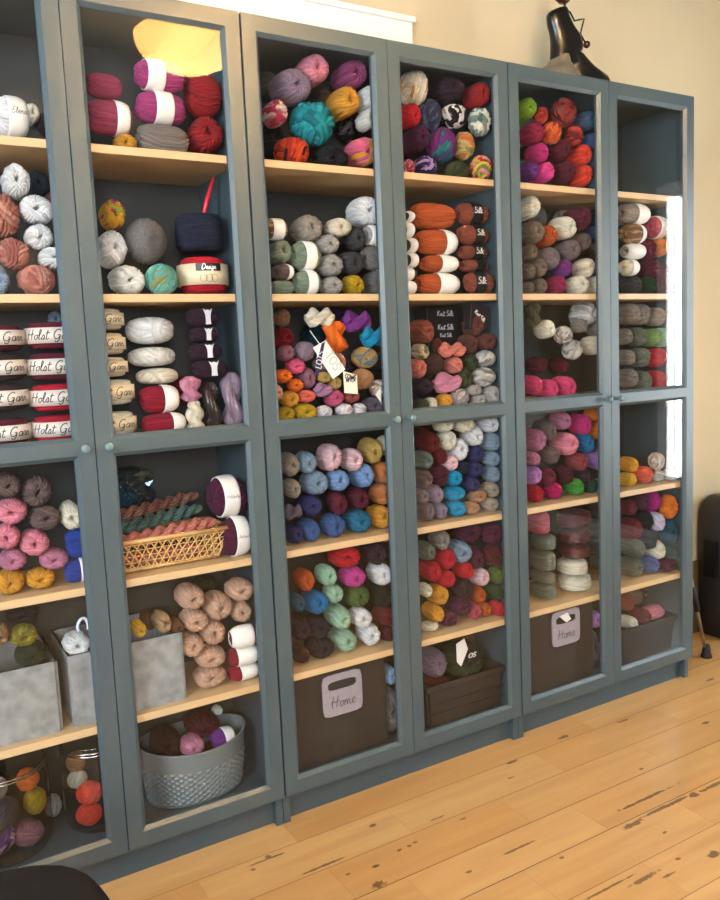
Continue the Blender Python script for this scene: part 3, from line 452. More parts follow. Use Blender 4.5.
('S','dplum',3,5,0.9069,0.0996,0.4856,0.0245,0.0526,0.0307,{},'dark plum yarn skein on fifth shelf behind third door, left one of two'),
('S','dbrown',3,5,0.9028,0.0895,0.4149,0.0223,0.0425,0.0241,{},'dark brown yarn skein on fifth shelf behind third door'),
('B','creamvar',4,1,1.3435,0.0957,1.9148,0.0365,0.0487,0.0487,{},'cream and gold wound yarn ball on top shelf behind fourth door'),
('S','dplum',4,1,1.469,0.109,1.9257,0.0396,0.062,0.0382,{},'dark plum yarn skein on top shelf behind fourth door'),
('S','red',4,1,1.5517,0.0838,1.9146,0.0269,0.0548,0.035,{},'deep red yarn skein on top shelf behind fourth door'),
('S','bred',4,1,1.3229,0.1011,1.8393,0.0253,0.0541,0.0329,{},'bright red yarn skein on top shelf behind fourth door'),
('B','greynavy',4,1,1.3895,0.0913,1.8472,0.0332,0.0443,0.0443,{},'grey navy wound yarn ball on top shelf behind fourth door'),
('B','bwchunk',4,1,1.4726,0.0893,1.8528,0.0399,0.0423,0.0333,{},'black and white wound yarn ball on top shelf behind fourth door'),
('B','wgstripe',4,1,1.5443,0.0619,1.8387,0.0335,0.0328,0.0419,{},'white, green and grey striped wound yarn ball on top shelf behind fourth door'),
('S','plum',4,1,1.3485,0.1046,1.7796,0.0269,0.0576,0.0358,{},'plum yarn skein on top shelf behind fourth door'),
('B','tealpurp',4,1,1.4333,0.0965,1.7722,0.0416,0.0495,0.0495,{},'teal and purple wound yarn ball on top shelf behind fourth door'),
('B','orbeige',4,1,1.5051,0.0875,1.7755,0.0299,0.0404,0.0399,{},'orange, beige and green wound yarn ball on top shelf behind fourth door'),
('B','purpmul',4,1,1.365,0.0806,1.705,0.0336,0.0336,0.0306,{},'purple multicoloured wound yarn ball on top shelf behind fourth door'),
('B','pinkcream',4,1,1.3001,0.0697,1.6969,0.017,0.0227,0.0227,{},'pink and cream wound yarn ball on top shelf behind fourth door'),
('B','dkolive',4,1,1.4809,0.0947,1.7031,0.0345,0.0477,0.0287,{},'dark olive wound yarn ball on top shelf behind fourth door'),
('B','ryg',4,1,1.5465,0.0627,1.7119,0.0319,0.0337,0.0374,{},'red, yellow and green wound yarn ball on top shelf behind fourth door'),
('L','rust',4,2,1.3846,0.0832,1.5744,0.0785,0.0362,0.0362,{},'rust orange sideways skein on second shelf behind fourth door'),
('L','rust',4,2,1.3902,0.0834,1.5026,0.0724,0.0363,0.0358,{'lab':(0.25,0.9)},'rust orange banded skein on second shelf behind fourth door, topmost of them'),
('L','rust',4,2,1.396,0.077,1.4433,0.066,0.03,0.024,{'lab':(-0.1,0.95),'lines':1},'rust orange banded skein on second shelf behind fourth door, second from top'),
('L','rust',4,2,1.3895,0.0785,1.387,0.0746,0.0312,0.0301,{'lab':(-0.1,0.9),'lines':1},'rust orange banded skein on second shelf behind fourth door, lowest of them'),
('L','oliveb',4,2,1.2943,0.077,1.5671,0.0122,0.03,0.0152,{'lab':(-0.8,0.9)},'olive banded skein on second shelf behind fourth door, topmost of them'),
('L','oliveb',4,2,1.2898,0.077,1.531,0.0171,0.03,0.0214,{'lab':(-0.8,0.8)},'olive banded skein on second shelf behind fourth door, second from top'),
('L','oliveb',4,2,1.3009,0.077,1.4901,0.0163,0.03,0.0204,{'lab':(-0.8,0.5)},'olive banded skein on second shelf behind fourth door, below rust orange one'),
('L','oliveb',4,2,1.3011,0.077,1.4507,0.0161,0.0299,0.0202,{'lab':(-0.8,0.6)},'olive banded skein on second shelf behind fourth door, fourth from top'),
('L','oliveb',4,2,1.2864,0.077,1.4131,0.0264,0.0298,0.0184,{'lab':(-0.8,0.2)},'olive banded skein on second shelf behind fourth door, second from bottom'),
('L','oliveb',4,2,1.2799,0.077,1.3759,0.0343,0.0299,0.0193,{'lab':(-0.8,0.6)},'olive banded skein on second shelf behind fourth door, lowest of them'),
('L','rosebrown',4,2,1.5204,0.079,1.5863,0.0567,0.032,0.032,{'lab':(-0.3,0.35),'dark':1,'t':'Silk'},'rose brown banded skein on second shelf behind fourth door, topmost of them'),
('L','rosebrown',4,2,1.5196,0.077,1.5263,0.0558,0.0298,0.029,{'lab':(-0.2,0.45),'dark':1,'t':'Silk'},'rose brown banded skein on second shelf behind fourth door, second from top'),
('L','rosebrown',4,2,1.5183,0.077,1.4769,0.0522,0.0297,0.0215,{'lab':(-0.3,0.4),'dark':1,'t':'Silk'},'rose brown banded skein on second shelf behind fourth door, third from top'),
('L','rosebrown',4,2,1.5193,0.077,1.4385,0.0524,0.0297,0.0184,{'lab':(-0.2,0.5),'dark':1},'rose brown banded skein on second shelf behind fourth door, second from bottom'),
('L','rosebrown',4,2,1.5195,0.0541,1.3884,0.0559,0.0249,0.0314,{'lab':(-0.5,0.2),'dark':1,'t':'Silk'},'rose brown banded skein on second shelf behind fourth door, lowest of them'),
('S','rosebrown',4,3,1.3402,0.0994,1.2553,0.0245,0.0524,0.0349,{},'rose brown yarn skein on third shelf behind fourth door, left one of two'),
('S','rosebrown',4,3,1.4746,0.228,1.2127,0.022,0.042,0.0314,{'back':1},'rose brown yarn skein on third shelf behind fourth door, right one of two'),
('S','drosebr',4,3,1.5183,0.086,1.2678,0.0235,0.042,0.0324,{'back':1},'dark rose brown yarn skein on third shelf behind fourth door, topmost of them'),
('S','drosebr',4,3,1.4962,0.086,1.2141,0.0208,0.042,0.0298,{'back':1},'dark rose brown yarn skein on third shelf behind fourth door, lowest of them'),
('S','drosebr',4,3,1.5469,0.0627,1.2202,0.0315,0.0337,0.0249,{'back':1},'dark rose brown yarn skein on third shelf behind fourth door, second from top'),
('S','pinkbeige',4,3,1.3249,0.0808,1.2007,0.0171,0.0338,0.0225,{},'beige and green striped yarn skein on third shelf behind fourth door'),
('S','salmon',4,3,1.3142,0.088,1.1531,0.0191,0.041,0.0273,{},'salmon yarn skein on third shelf behind fourth door, left one of two'),
('B','dbrown',4,3,1.367,0.0818,1.1634,0.0348,0.0348,0.032,{},'dark brown wound yarn ball on third shelf behind fourth door'),
('H','salmon',4,3,1.4237,0.0621,1.2017,0.0465,0.0151,0.0216,{},'salmon twisted yarn hank on third shelf behind fourth door'),
('S','salmon',4,3,1.4386,0.0839,1.1568,0.02,0.0369,0.0246,{},'salmon yarn skein on third shelf behind fourth door, right one of two'),
('H','lpink',4,3,1.406,0.0683,1.1088,0.0474,0.0213,0.0304,{},'pale rose twisted yarn hank on third shelf behind fourth door'),
('S','dplum',4,3,1.327,0.0832,1.1033,0.0324,0.0362,0.0241,{},'dark plum yarn skein on third shelf behind fourth door'),
('S','oliveb',4,3,1.3151,0.0738,1.0519,0.0211,0.0268,0.0178,{},'olive yarn skein on third shelf behind fourth door'),
('S','cream',4,3,1.3491,0.0747,1.0526,0.0133,0.0277,0.0184,{},'cream yarn skein on third shelf behind fourth door'),
('S','mustard',4,3,1.4005,0.0802,1.0563,0.0199,0.0332,0.022,{},'mustard yarn skein on third shelf behind fourth door'),
('B','greywhite',4,3,1.4551,0.0766,1.0622,0.0296,0.0296,0.0279,{},'grey and white variegated wound yarn ball on third shelf behind fourth door'),
('B','gwvar',4,3,1.5449,0.0685,1.1715,0.033,0.0334,0.0249,{},'grey and white wound yarn ball on third shelf behind fourth door, upper one of two'),
('B','gwvar',4,3,1.5401,0.07,1.1179,0.0374,0.0379,0.0299,{},'grey and white wound yarn ball on third shelf behind fourth door, lower one of two'),
('S','lgrey',4,3,1.5029,0.0727,1.0813,0.0224,0.0256,0.0166,{},'light grey yarn skein on third shelf behind fourth door, leftmost of them'),
('S','lgrey',4,3,1.5187,0.0727,1.0507,0.0225,0.0256,0.0166,{},'light grey yarn skein on third shelf behind fourth door, second from left'),
('S','lgrey',4,3,1.559,0.0622,1.0629,0.02,0.0332,0.0285,{},'light grey yarn skein on third shelf behind fourth door, rightmost of them'),
('S','dkolive',4,3,1.4962,0.08,1.1614,0.0168,0.036,0.024,{'back':1},'dark olive yarn skein on third shelf behind fourth door, upper one of two'),
('S','dkolive',4,3,1.4741,0.086,1.1172,0.0219,0.042,0.0313,{'back':1},'dark olive yarn skein on third shelf behind fourth door, lower one of two'),
('S','cream',4,4,1.3932,0.0774,0.9863,0.0274,0.0304,0.0201,{},'cream yarn skein on fourth shelf behind fourth door, leftmost of them'),
('S','cream',4,4,1.4691,0.0828,0.9832,0.0322,0.0358,0.0236,{},'cream yarn skein on fourth shelf behind fourth door, rightmost of them'),
('S','cwhite',4,4,1.5517,0.0751,0.9798,0.0269,0.0431,0.0285,{},'cool white yarn skein on fourth shelf behind fourth door'),
('S','cream',4,4,1.4095,0.0904,0.9405,0.0235,0.0434,0.0285,{},'cream yarn skein on fourth shelf behind fourth door, second from left'),
('S','white',4,4,1.507,0.0937,0.9452,0.0218,0.0467,0.0307,{},'white yarn skein on fourth shelf behind fourth door, right one of two'),
('S','white',4,4,1.4507,0.0989,0.9094,0.0242,0.0519,0.034,{},'white yarn skein on fourth shelf behind fourth door, left one of two'),
('S','ppink',4,4,1.4115,0.0833,0.8751,0.0228,0.0363,0.0237,{},'pale pink yarn skein on fourth shelf behind fourth door'),
('S','bluegrey',4,4,1.5588,0.0753,0.9242,0.0202,0.0433,0.0284,{},'blue grey yarn skein on fourth shelf behind fourth door, topmost of them'),
('S','bluegrey',4,4,1.5558,0.0671,0.874,0.0231,0.0351,0.0229,{},'blue grey yarn skein on fourth shelf behind fourth door, second from top'),
('S','bluegrey',4,4,1.5607,0.0743,0.827,0.0183,0.0393,0.0255,{},'blue grey yarn skein on fourth shelf behind fourth door, lowest of them'),
('S','npurple',4,4,1.509,0.0832,0.8916,0.0218,0.0362,0.0237,{},'navy purple yarn skein on fourth shelf behind fourth door, topmost of them'),
('S','npurple',4,4,1.4979,0.0816,0.8475,0.0275,0.0346,0.0225,{},'navy purple yarn skein on fourth shelf behind fourth door, right of dark navy one'),
('S','npurple',4,4,1.4898,0.0816,0.8039,0.0235,0.0346,0.0224,{},'navy purple yarn skein on fourth shelf behind fourth door, lowest of them'),
('S','navy',4,4,1.454,0.073,0.8571,0.0177,0.029,0.0189,{'back':1},'dark navy yarn skein on fourth shelf behind fourth door'),
('S','turq',4,4,1.423,0.0843,0.829,0.0241,0.0373,0.0242,{},'turquoise yarn skein on fourth shelf behind fourth door, topmost of them'),
('S','turq',4,4,1.4262,0.0812,0.7838,0.0304,0.0342,0.022,{},'turquoise yarn skein on fourth shelf behind fourth door, second from top'),
('S','turq',4,4,1.4314,0.0845,0.7387,0.0282,0.0375,0.0239,{},'turquoise yarn skein on fourth shelf behind fourth door, lowest of them'),
('S','tan',4,4,1.5091,0.0768,0.7661,0.0268,0.0298,0.0191,{},'tan yarn skein on fourth shelf behind fourth door, upper one of two'),
('S','tan',4,4,1.4836,0.0768,0.7337,0.0228,0.0298,0.019,{},'tan yarn skein on fourth shelf behind fourth door, lower one of two'),
('S','gbeige',4,4,1.5566,0.074,0.7797,0.0223,0.036,0.0232,{},'grey beige yarn skein on fourth shelf behind fourth door, upper one of two'),
('S','gbeige',4,4,1.5539,0.0775,0.7362,0.0249,0.0335,0.0215,{},'grey beige yarn skein on fourth shelf behind fourth door, lower one of two'),
('S','dred',4,4,1.3485,0.0945,0.9404,0.0251,0.0475,0.0312,{},'dark red yarn skein on fourth shelf behind fourth door, above grey green one'),
('S','dred',4,4,1.3774,0.0838,0.8999,0.0172,0.0368,0.0241,{},'dark red yarn skein on fourth shelf behind fourth door, lowest of them'),
('S','dred',4,4,1.4285,0.2354,0.9658,0.019,0.0346,0.0228,{'back':1},'dark red yarn skein on fourth shelf behind fourth door, topmost of them'),
('S','maroon',4,4,1.3746,0.095,0.8439,0.0224,0.048,0.0312,{},'maroon yarn skein on fourth shelf behind fourth door'),
('S','ggreen',4,4,1.3225,0.0881,0.8937,0.0192,0.0411,0.0269,{},'grey green yarn skein on fourth shelf behind fourth door'),
('S','taupe',4,4,1.3196,0.0913,0.8386,0.0207,0.0443,0.0288,{},'taupe yarn skein on fourth shelf behind fourth door'),
('S','mgrey2',4,4,1.3595,0.0895,0.7895,0.0205,0.0425,0.0273,{},'mauve grey yarn skein on fourth shelf behind fourth door, upper one of two'),
('S','mgrey2',4,4,1.3721,0.0864,0.74,0.0184,0.0394,0.0252,{},'mauve grey yarn skein on fourth shelf behind fourth door, lower one of two'),
('S','gmix',4,4,1.3261,0.0916,0.7433,0.0208,0.0446,0.0284,{},'grey mauve yarn skein on fourth shelf behind fourth door, lower one of two'),
('S','gmix',4,4,1.3081,0.0835,0.7891,0.017,0.0365,0.0235,{},'grey mauve yarn skein on fourth shelf behind fourth door, upper one of two'),
('S','wgrey',4,5,1.3763,0.0931,0.6522,0.0215,0.0461,0.0289,{},'warm grey yarn skein on fifth shelf behind fourth door'),
('S','bluegrey',4,5,1.4483,0.0989,0.6047,0.0306,0.0519,0.0323,{},'blue grey yarn skein on fifth shelf behind fourth door'),
('S','ongr',4,5,1.3225,0.0918,0.626,0.0209,0.0448,0.0279,{},'green grey yarn skein on fifth shelf behind fourth door'),
('S','crimson',4,5,1.3944,0.1007,0.5921,0.0251,0.0537,0.0332,{},'crimson yarn skein on fifth shelf behind fourth door, topmost of them'),
('S','crimson',4,5,1.3414,0.0977,0.5639,0.0237,0.0507,0.0311,{},'crimson yarn skein on fifth shelf behind fourth door, second from top'),
('S','crimson',4,5,1.3866,0.0894,0.5343,0.0277,0.0424,0.0258,{},'crimson yarn skein on fifth shelf behind fourth door, third from top'),
('S','bred',4,5,1.4587,0.0917,0.5472,0.0206,0.0446,0.0269,{},'bright red yarn skein on fifth shelf behind fourth door'),
('S','plum',4,5,1.4812,0.0983,0.6602,0.0379,0.0512,0.0318,{},'plum yarn skein on fifth shelf behind fourth door, topmost of them'),
('S','plum',4,5,1.5477,0.062,0.6492,0.0303,0.0329,0.0324,{},'plum yarn skein on fifth shelf behind fourth door, above maroon one'),
('S','plum',4,5,1.4997,0.1057,0.5764,0.0258,0.058,0.0342,{},'plum yarn skein on fifth shelf behind fourth door, right of bright red one'),
('S','maroon',4,5,1.5509,0.0628,0.5798,0.0265,0.0335,0.0352,{},'maroon yarn skein on fifth shelf behind fourth door'),
('S','ppink',4,5,1.5171,0.0941,0.5158,0.0236,0.047,0.0283,{},'pale pink yarn skein on fifth shelf behind fourth door'),
('S','olive',4,5,1.5591,0.062,0.517,0.0196,0.0329,0.0256,{},'olive green yarn skein on fifth shelf behind fourth door'),
('S','green',4,5,1.5596,0.0767,0.4654,0.0194,0.0417,0.0251,{},'dark green yarn skein on fifth shelf behind fourth door'),
('S','dplum',4,5,1.4565,0.0966,0.4915,0.0249,0.0494,0.0295,{},'dark plum yarn skein on fifth shelf behind fourth door'),
('S','plum',4,5,1.4385,0.0932,0.4389,0.0301,0.0459,0.0266,{},'plum yarn skein on fifth shelf behind fourth door, left of rose one'),
('S','plum',4,5,1.3878,0.0882,0.4146,0.0286,0.0411,0.0238,{},'plum yarn skein on fifth shelf behind fourth door, lowest of them'),
('S','rust',4,5,1.5043,0.0906,0.4639,0.0203,0.0436,0.0261,{},'rust orange yarn skein on fifth shelf behind fourth door, upper one of two'),
('S','rust',4,5,1.5243,0.0868,0.4143,0.0186,0.0398,0.0235,{},'rust orange yarn skein on fifth shelf behind fourth door, lower one of two'),
('S','rose',4,5,1.4854,0.0921,0.4175,0.0211,0.0451,0.0266,{},'rose yarn skein on fifth shelf behind fourth door'),
('S','crimson',4,5,1.5603,0.0617,0.4146,0.0187,0.0327,0.0238,{},'crimson yarn skein on fifth shelf behind fourth door, lowest of them'),
('S','mustard',4,5,1.3604,0.0933,0.4888,0.0256,0.0463,0.0277,{},'mustard yarn skein on fifth shelf behind fourth door, upper one of two'),
('S','mustard',4,5,1.3445,0.0925,0.4392,0.0209,0.0453,0.0264,{},'mustard yarn skein on fifth shelf behind fourth door, lower one of two'),
('S','ivory',4,5,1.3099,0.0808,0.515,0.0158,0.0338,0.0203,{},'ivory yarn skein on fifth shelf behind fourth door'),
('P','cream',4,5,1.3202,0.0773,0.4045,0.0298,0.0302,0.0139,{},'cream soft wool bun on fifth shelf behind fourth door'),
('S','lime',5,1,1.7459,0.1008,1.9008,0.0251,0.0538,0.033,{},'lime green yarn skein on top shelf behind fifth door'),
('B','redvar',5,1,1.7887,0.0719,1.8838,0.0199,0.0249,0.0249,{},'red variegated wound yarn ball on top shelf behind fifth door, left one of two'),
('B','redgrey',5,1,1.9007,0.0919,1.9091,0.0379,0.0449,0.0449,{},'red and grey tweed wound yarn ball on top shelf behind fifth door'),
('S','dustb',5,1,1.993,0.0939,1.895,0.0219,0.0469,0.0291,{},'dusty blue yarn skein on top shelf behind fifth door, upper one of two'),
('S','blue',5,1,2.004,0.086,1.8318,0.0182,0.039,0.0245,{},'blue yarn skein on top shelf behind fifth door'),
('S','dustb',5,1,2.0209,0.09,1.771,0.0201,0.043,0.0273,{},'dusty blue yarn skein on top shelf behind fifth door, lower one of two'),
('S','tealb',5,1,2.0109,0.075,1.7051,0.0131,0.028,0.018,{},'teal blue yarn skein on top shelf behind fifth door'),
('S','magred',5,1,1.7687,0.097,1.8344,0.0233,0.05,0.0311,{},'magenta red yarn skein on top shelf behind fifth door'),
('B','orred',5,1,1.8382,0.0818,1.8418,0.028,0.0348,0.0348,{},'orange and red wound yarn ball on top shelf behind fifth door'),
('B','redvar',5,1,1.9327,0.0815,1.8405,0.0259,0.0345,0.0345,{},'red variegated wound yarn ball on top shelf behind fifth door, right one of two'),
('S','hotpink',5,1,1.7893,0.0952,1.7796,0.0225,0.0482,0.0303,{},'hot pink yarn skein on top shelf behind fifth door'),
('S','bpink',5,1,1.81,0.0955,1.7235,0.0226,0.0485,0.0309,{},'bright pink yarn skein on top shelf behind fifth door'),
('S','burg',5,1,1.8849,0.0982,1.7954,0.0239,0.0512,0.0323,{},'burgundy yarn skein on top shelf behind fifth door, upper one of two'),
('S','burg',5,1,1.9007,0.1014,1.732,0.0254,0.0544,0.0347,{},'burgundy yarn skein on top shelf behind fifth door, lower one of two'),
('S','coral',5,1,1.9684,0.0984,1.788,0.024,0.0514,0.0325,{},'coral red yarn skein on top shelf behind fifth door, upper one of two'),
('S','coral',5,1,1.9714,0.0971,1.7237,0.0234,0.0501,0.032,{},'coral red yarn skein on top shelf behind fifth door, lower one of two'),
('S','purple',5,1,1.7465,0.0913,1.7226,0.0207,0.0443,0.0282,{},'purple yarn skein on top shelf behind fifth door'),
('S','plum',5,1,1.8678,0.2365,1.8203,0.0156,0.0335,0.0211,{'back':1},'plum yarn skein on top shelf behind fifth door'),
('S','ivory',5,2,1.7518,0.1006,1.6173,0.025,0.0536,0.0347,{},'ivory yarn skein on second shelf behind fifth door, topmost of them'),
('B','silver',5,2,1.923,0.2352,1.6172,0.0261,0.0348,0.0348,{'back':1},'silver grey wound yarn ball on second shelf behind fifth door'),
('L','lgrey',5,2,2.0441,0.24,1.6268,0.0383,0.03,0.0254,{'back':1},'light grey sideways skein on second shelf behind fifth door'),
('S','wine',5,2,1.965,0.1073,1.5937,0.0282,0.0603,0.0393,{},'wine red yarn skein on second shelf behind fifth door'),
('S','ivory',5,2,1.8964,0.1023,1.5641,0.0281,0.0553,0.0361,{},'ivory yarn skein on second shelf behind fifth door, below silver grey one'),
('S','dblue',5,2,2.1539,0.228,1.6216,0.0218,0.042,0.0305,{'back':1},'dark blue yarn skein on second shelf behind fifth door, right one of two'),
('S','dblue',5,2,2.0388,0.1068,1.5641,0.0279,0.0598,0.0391,{},'dark blue yarn skein on second shelf behind fifth door, left one of two'),
('S','bgrey',5,2,1.7641,0.1009,1.5451,0.0252,0.0539,0.0352,{},'brown grey yarn skein on second shelf behind fifth door, topmost of them'),
('S','rust',5,2,1.8208,0.098,1.5353,0.0238,0.051,0.0334,{},'rust orange yarn skein on second shelf behind fifth door'),
('S','taupe',5,2,1.9644,0.0885,1.5221,0.0194,0.0415,0.0272,{},'taupe yarn skein on second shelf behind fifth door, left one of two'),
('S','gmix',5,2,1.9147,0.0991,1.4947,0.0302,0.0521,0.0342,{},'grey mauve yarn skein on second shelf behind fifth door, right one of two'),
('S','gmix',5,2,1.8239,0.1018,1.466,0.0256,0.0548,0.0361,{},'grey mauve yarn skein on second shelf behind fifth door, left one of two'),
('S','bgrey',5,2,1.7394,0.0825,1.4826,0.0166,0.0355,0.0234,{},'brown grey yarn skein on second shelf behind fifth door, second from top'),
('S','bgrey',5,2,1.7287,0.0839,1.4257,0.0172,0.0369,0.0244,{},'brown grey yarn skein on second shelf behind fifth door, fourth from top'),
('S','bgrey',5,2,1.776,0.09,1.4374,0.0201,0.043,0.0284,{},'brown grey yarn skein on second shelf behind fifth door, third from top'),
('S','bgrey',5,2,1.7764,0.0851,1.382,0.0178,0.0381,0.0252,{},'brown grey yarn skein on second shelf behind fifth door, second from bottom'),
('S','bgrey',5,2,1.721,0.0769,1.3765,0.014,0.0299,0.0198,{},'brown grey yarn skein on second shelf behind fifth door, lowest of them'),
('S','purple',5,2,1.8795,0.088,1.4375,0.0191,0.041,0.0271,{},'purple yarn skein on second shelf behind fifth door'),
('S','taupe',5,2,2.1468,0.2341,1.5043,0.0168,0.0359,0.0237,{'back':1},'taupe yarn skein on second shelf behind fifth door, right one of two'),
('S','cream',5,2,1.9771,0.0924,1.4404,0.0212,0.0454,0.03,{},'cream yarn skein on second shelf behind fifth door'),
('S','wpink',5,2,1.8526,0.0915,1.3863,0.0207,0.0445,0.0295,{},'wine pink yarn skein on second shelf behind fifth door'),
('S','ivory',5,2,1.9456,0.0923,1.3869,0.029,0.0453,0.03,{},'ivory yarn skein on second shelf behind fifth door, below cream one'),
('S','ivory',5,2,2.0226,0.0922,1.3869,0.0211,0.0452,0.03,{},'ivory yarn skein on second shelf behind fifth door, lowest of them'),
('S','rose',5,2,2.1843,0.2338,1.4698,0.0169,0.0362,0.0239,{'back':1},'rose yarn skein on second shelf behind fifth door'),
('S','white',5,2,2.1835,0.2323,1.5215,0.0176,0.0377,0.0248,{'back':1},'white yarn skein on second shelf behind fifth door'),
('S','ivory',5,3,1.8041,0.0913,1.2521,0.0207,0.0443,0.0295,{},'ivory yarn skein on third shelf behind fifth door'),
('B','gwvar',5,3,1.8717,0.0771,1.232,0.0301,0.0301,0.0296,{},'grey and white wound yarn ball on third shelf behind fifth door, upper one of two'),
('B','gwvar',5,3,1.912,0.0798,1.1854,0.0306,0.0328,0.0328,{},'grey and white wound yarn ball on third shelf behind fifth door, lower one of two'),
('S','gwvar',5,3,1.9859,0.1033,1.2969,0.0263,0.0563,0.0375,{},'grey and white yarn skein on third shelf behind fifth door'),
('S','wgrey',5,3,1.9435,0.0807,1.2591,0.0157,0.0337,0.0224,{},'warm grey yarn skein on third shelf behind fifth door, left one of two'),
('S','cream',5,3,2.0095,0.0932,1.1959,0.0216,0.0462,0.0308,{},'cream yarn skein on third shelf behind fifth door'),
('S','wgrey',5,3,2.0153,0.0849,1.2511,0.0177,0.0379,0.0252,{},'warm grey yarn skein on third shelf behind fifth door, right one of two'),
('H','oliveb',5,3,1.7411,0.0712,1.2973,0.0255,0.0242,0.0345,{'vert':1},'olive twisted yarn hank on third shelf behind fifth door'),
('S','pkn',5,3,1.7482,0.0941,1.0817,0.022,0.0471,0.0313,{},'bubblegum pink yarn skein on third shelf behind fifth door, leftmost of them'),
('S','pkn',5,3,1.8113,0.0947,1.0661,0.0222,0.0477,0.0317,{},'bubblegum pink yarn skein on third shelf behind fifth door, second from left'),
('S','pkn',5,3,1.8878,0.0991,1.0691,0.0243,0.0521,0.0346,{},'bubblegum pink yarn skein on third shelf behind fifth door, rightmost of them'),
('S','dkrose',5,3,1.8974,0.2305,1.1393,0.0298,0.0395,0.0263,{'back':1},'dark rose yarn skein on third shelf behind fifth door, left one of two'),
('S','dkrose',5,3,2.0005,0.2298,1.1337,0.0188,0.0402,0.0268,{'back':1},'dark rose yarn skein on third shelf behind fifth door, right one of two'),
('S','mpink',5,4,1.8661,0.0932,0.963,0.0216,0.0462,0.0305,{},'mauve pink yarn skein on fourth shelf behind fifth door, topmost of them'),
('S','hotpink',5,4,1.9548,0.097,0.9432,0.0234,0.05,0.033,{},'hot pink yarn skein on fourth shelf behind fifth door'),
('S','orange',5,4,2.0003,0.0822,0.9744,0.0164,0.0352,0.0233,{},'orange yarn skein on fourth shelf behind fifth door, upper one of two'),
('S','orange',5,4,2.0187,0.0939,0.9179,0.0219,0.0469,0.0309,{},'orange yarn skein on fourth shelf behind fifth door, lower one of two'),
('S','taupe',5,4,1.8021,0.0971,0.9363,0.0234,0.0501,0.033,{},'taupe yarn skein on fourth shelf behind fifth door, upper one of two'),
('S','mpink',5,4,1.7567,0.0989,0.9102,0.0242,0.0519,0.0341,{},'mauve pink yarn skein on fourth shelf behind fifth door, second from top'),
('S','pink',5,4,1.8904,0.104,0.8851,0.0266,0.057,0.0374,{},'light pink yarn skein on fourth shelf behind fifth door'),
('S','steelt',5,4,1.9703,0.0951,0.8808,0.0224,0.0481,0.0316,{},'petrol blue yarn skein on fourth shelf behind fifth door'),
('S','lilac',5,4,2.025,0.1033,0.8223,0.0263,0.0563,0.0368,{},'lilac yarn skein on fourth shelf behind fifth door, right one of two'),
('S','rbrown',5,4,1.9354,0.0934,0.8239,0.0216,0.0464,0.0302,{},'rose brown yarn skein on fourth shelf behind fifth door'),
('S','taupe',5,4,1.8126,0.0929,0.859,0.0214,0.0459,0.0301,{},'taupe yarn skein on fourth shelf behind fifth door, lower one of two'),
('S','mpink',5,4,1.7315,0.0821,0.8551,0.0164,0.0351,0.0229,{},'mauve pink yarn skein on fourth shelf behind fifth door, lowest of them'),
('S','lilac',5,4,1.7347,0.0909,0.8008,0.0205,0.0439,0.0285,{},'lilac yarn skein on fourth shelf behind fifth door, left one of two'),
('S','dkrose',5,4,1.7933,0.0936,0.7909,0.0218,0.0466,0.0303,{},'dark rose yarn skein on fourth shelf behind fifth door'),
('S','maroon',5,4,1.8754,0.0944,0.7863,0.0221,0.0474,0.0308,{},'maroon yarn skein on fourth shelf behind fifth door'),
('S','dplum',5,4,1.9526,0.0822,0.7763,0.0175,0.0352,0.0229,{},'dark plum yarn skein on fourth shelf behind fifth door'),
('S','crimson',5,4,1.7394,0.0918,0.7437,0.0209,0.0448,0.0288,{},'crimson yarn skein on fourth shelf behind fifth door'),
('S','mag2',5,4,1.8209,0.091,0.7432,0.0206,0.044,0.0284,{},'magenta yarn skein on fourth shelf behind fifth door'),
('S','lgreen',5,4,1.9158,0.0919,0.7438,0.0209,0.0449,0.0289,{},'leaf green yarn skein on fourth shelf behind fifth door'),
('S','dgreen2',5,4,1.9836,0.0856,0.7397,0.018,0.0386,0.0249,{},'bottle green yarn skein on fourth shelf behind fifth door'),
('Q','rose',5,5,1.7712,0.107,0.6451,0.03,0.06,0.0395,{},'rose wrapped yarn pack on fifth shelf behind fifth door'),
('Q','ongr',5,5,1.7958,0.107,0.5785,0.0303,0.06,0.0279,{},'green grey wrapped yarn pack on fifth shelf behind fifth door, topmost of them'),
('Q','ongr',5,5,1.7941,0.107,0.517,0.0295,0.0598,0.0344,{},'green grey wrapped yarn pack on fifth shelf behind fifth door, second from top'),
('Q','ongr',5,5,1.7926,0.107,0.4631,0.0282,0.0593,0.0198,{},'green grey wrapped yarn pack on fifth shelf behind fifth door, third from top'),
('Q','ongr',5,5,1.7927,0.107,0.4167,0.0287,0.0595,0.0259,{},'green grey wrapped yarn pack on fifth shelf behind fifth door, lowest of them'),
('Q','maroon',5,5,1.936,0.107,0.6321,0.0679,0.06,0.0296,{},'maroon wrapped yarn pack on fifth shelf behind fifth door, topmost of them'),
('Q','maroon',5,5,1.9384,0.107,0.5773,0.0565,0.06,0.0256,{},'maroon wrapped yarn pack on fifth shelf behind fifth door, second from top'),
('Q','maroon',5,5,1.9325,0.107,0.5258,0.0503,0.06,0.0266,{},'maroon wrapped yarn pack on fifth shelf behind fifth door, lowest of them'),
('Q','ivory',5,5,1.9258,0.107,0.4737,0.0498,0.0598,0.0262,{},'ivory wrapped yarn pack on fifth shelf behind fifth door, upper one of two'),
('Q','ivory',5,5,1.9351,0.107,0.4192,0.0604,0.0598,0.0284,{},'ivory wrapped yarn pack on fifth shelf behind fifth door, lower one of two'),
('Q','mgrey2',5,5,2.1777,0.225,0.6166,0.0295,0.0449,0.0322,{'back':1},'mauve grey wrapped yarn pack on fifth shelf behind fifth door'),
('Q','paleb',5,5,2.1766,0.225,0.5486,0.0282,0.0445,0.036,{'back':1},'pale blue wrapped yarn pack on fifth shelf behind fifth door, topmost of them'),
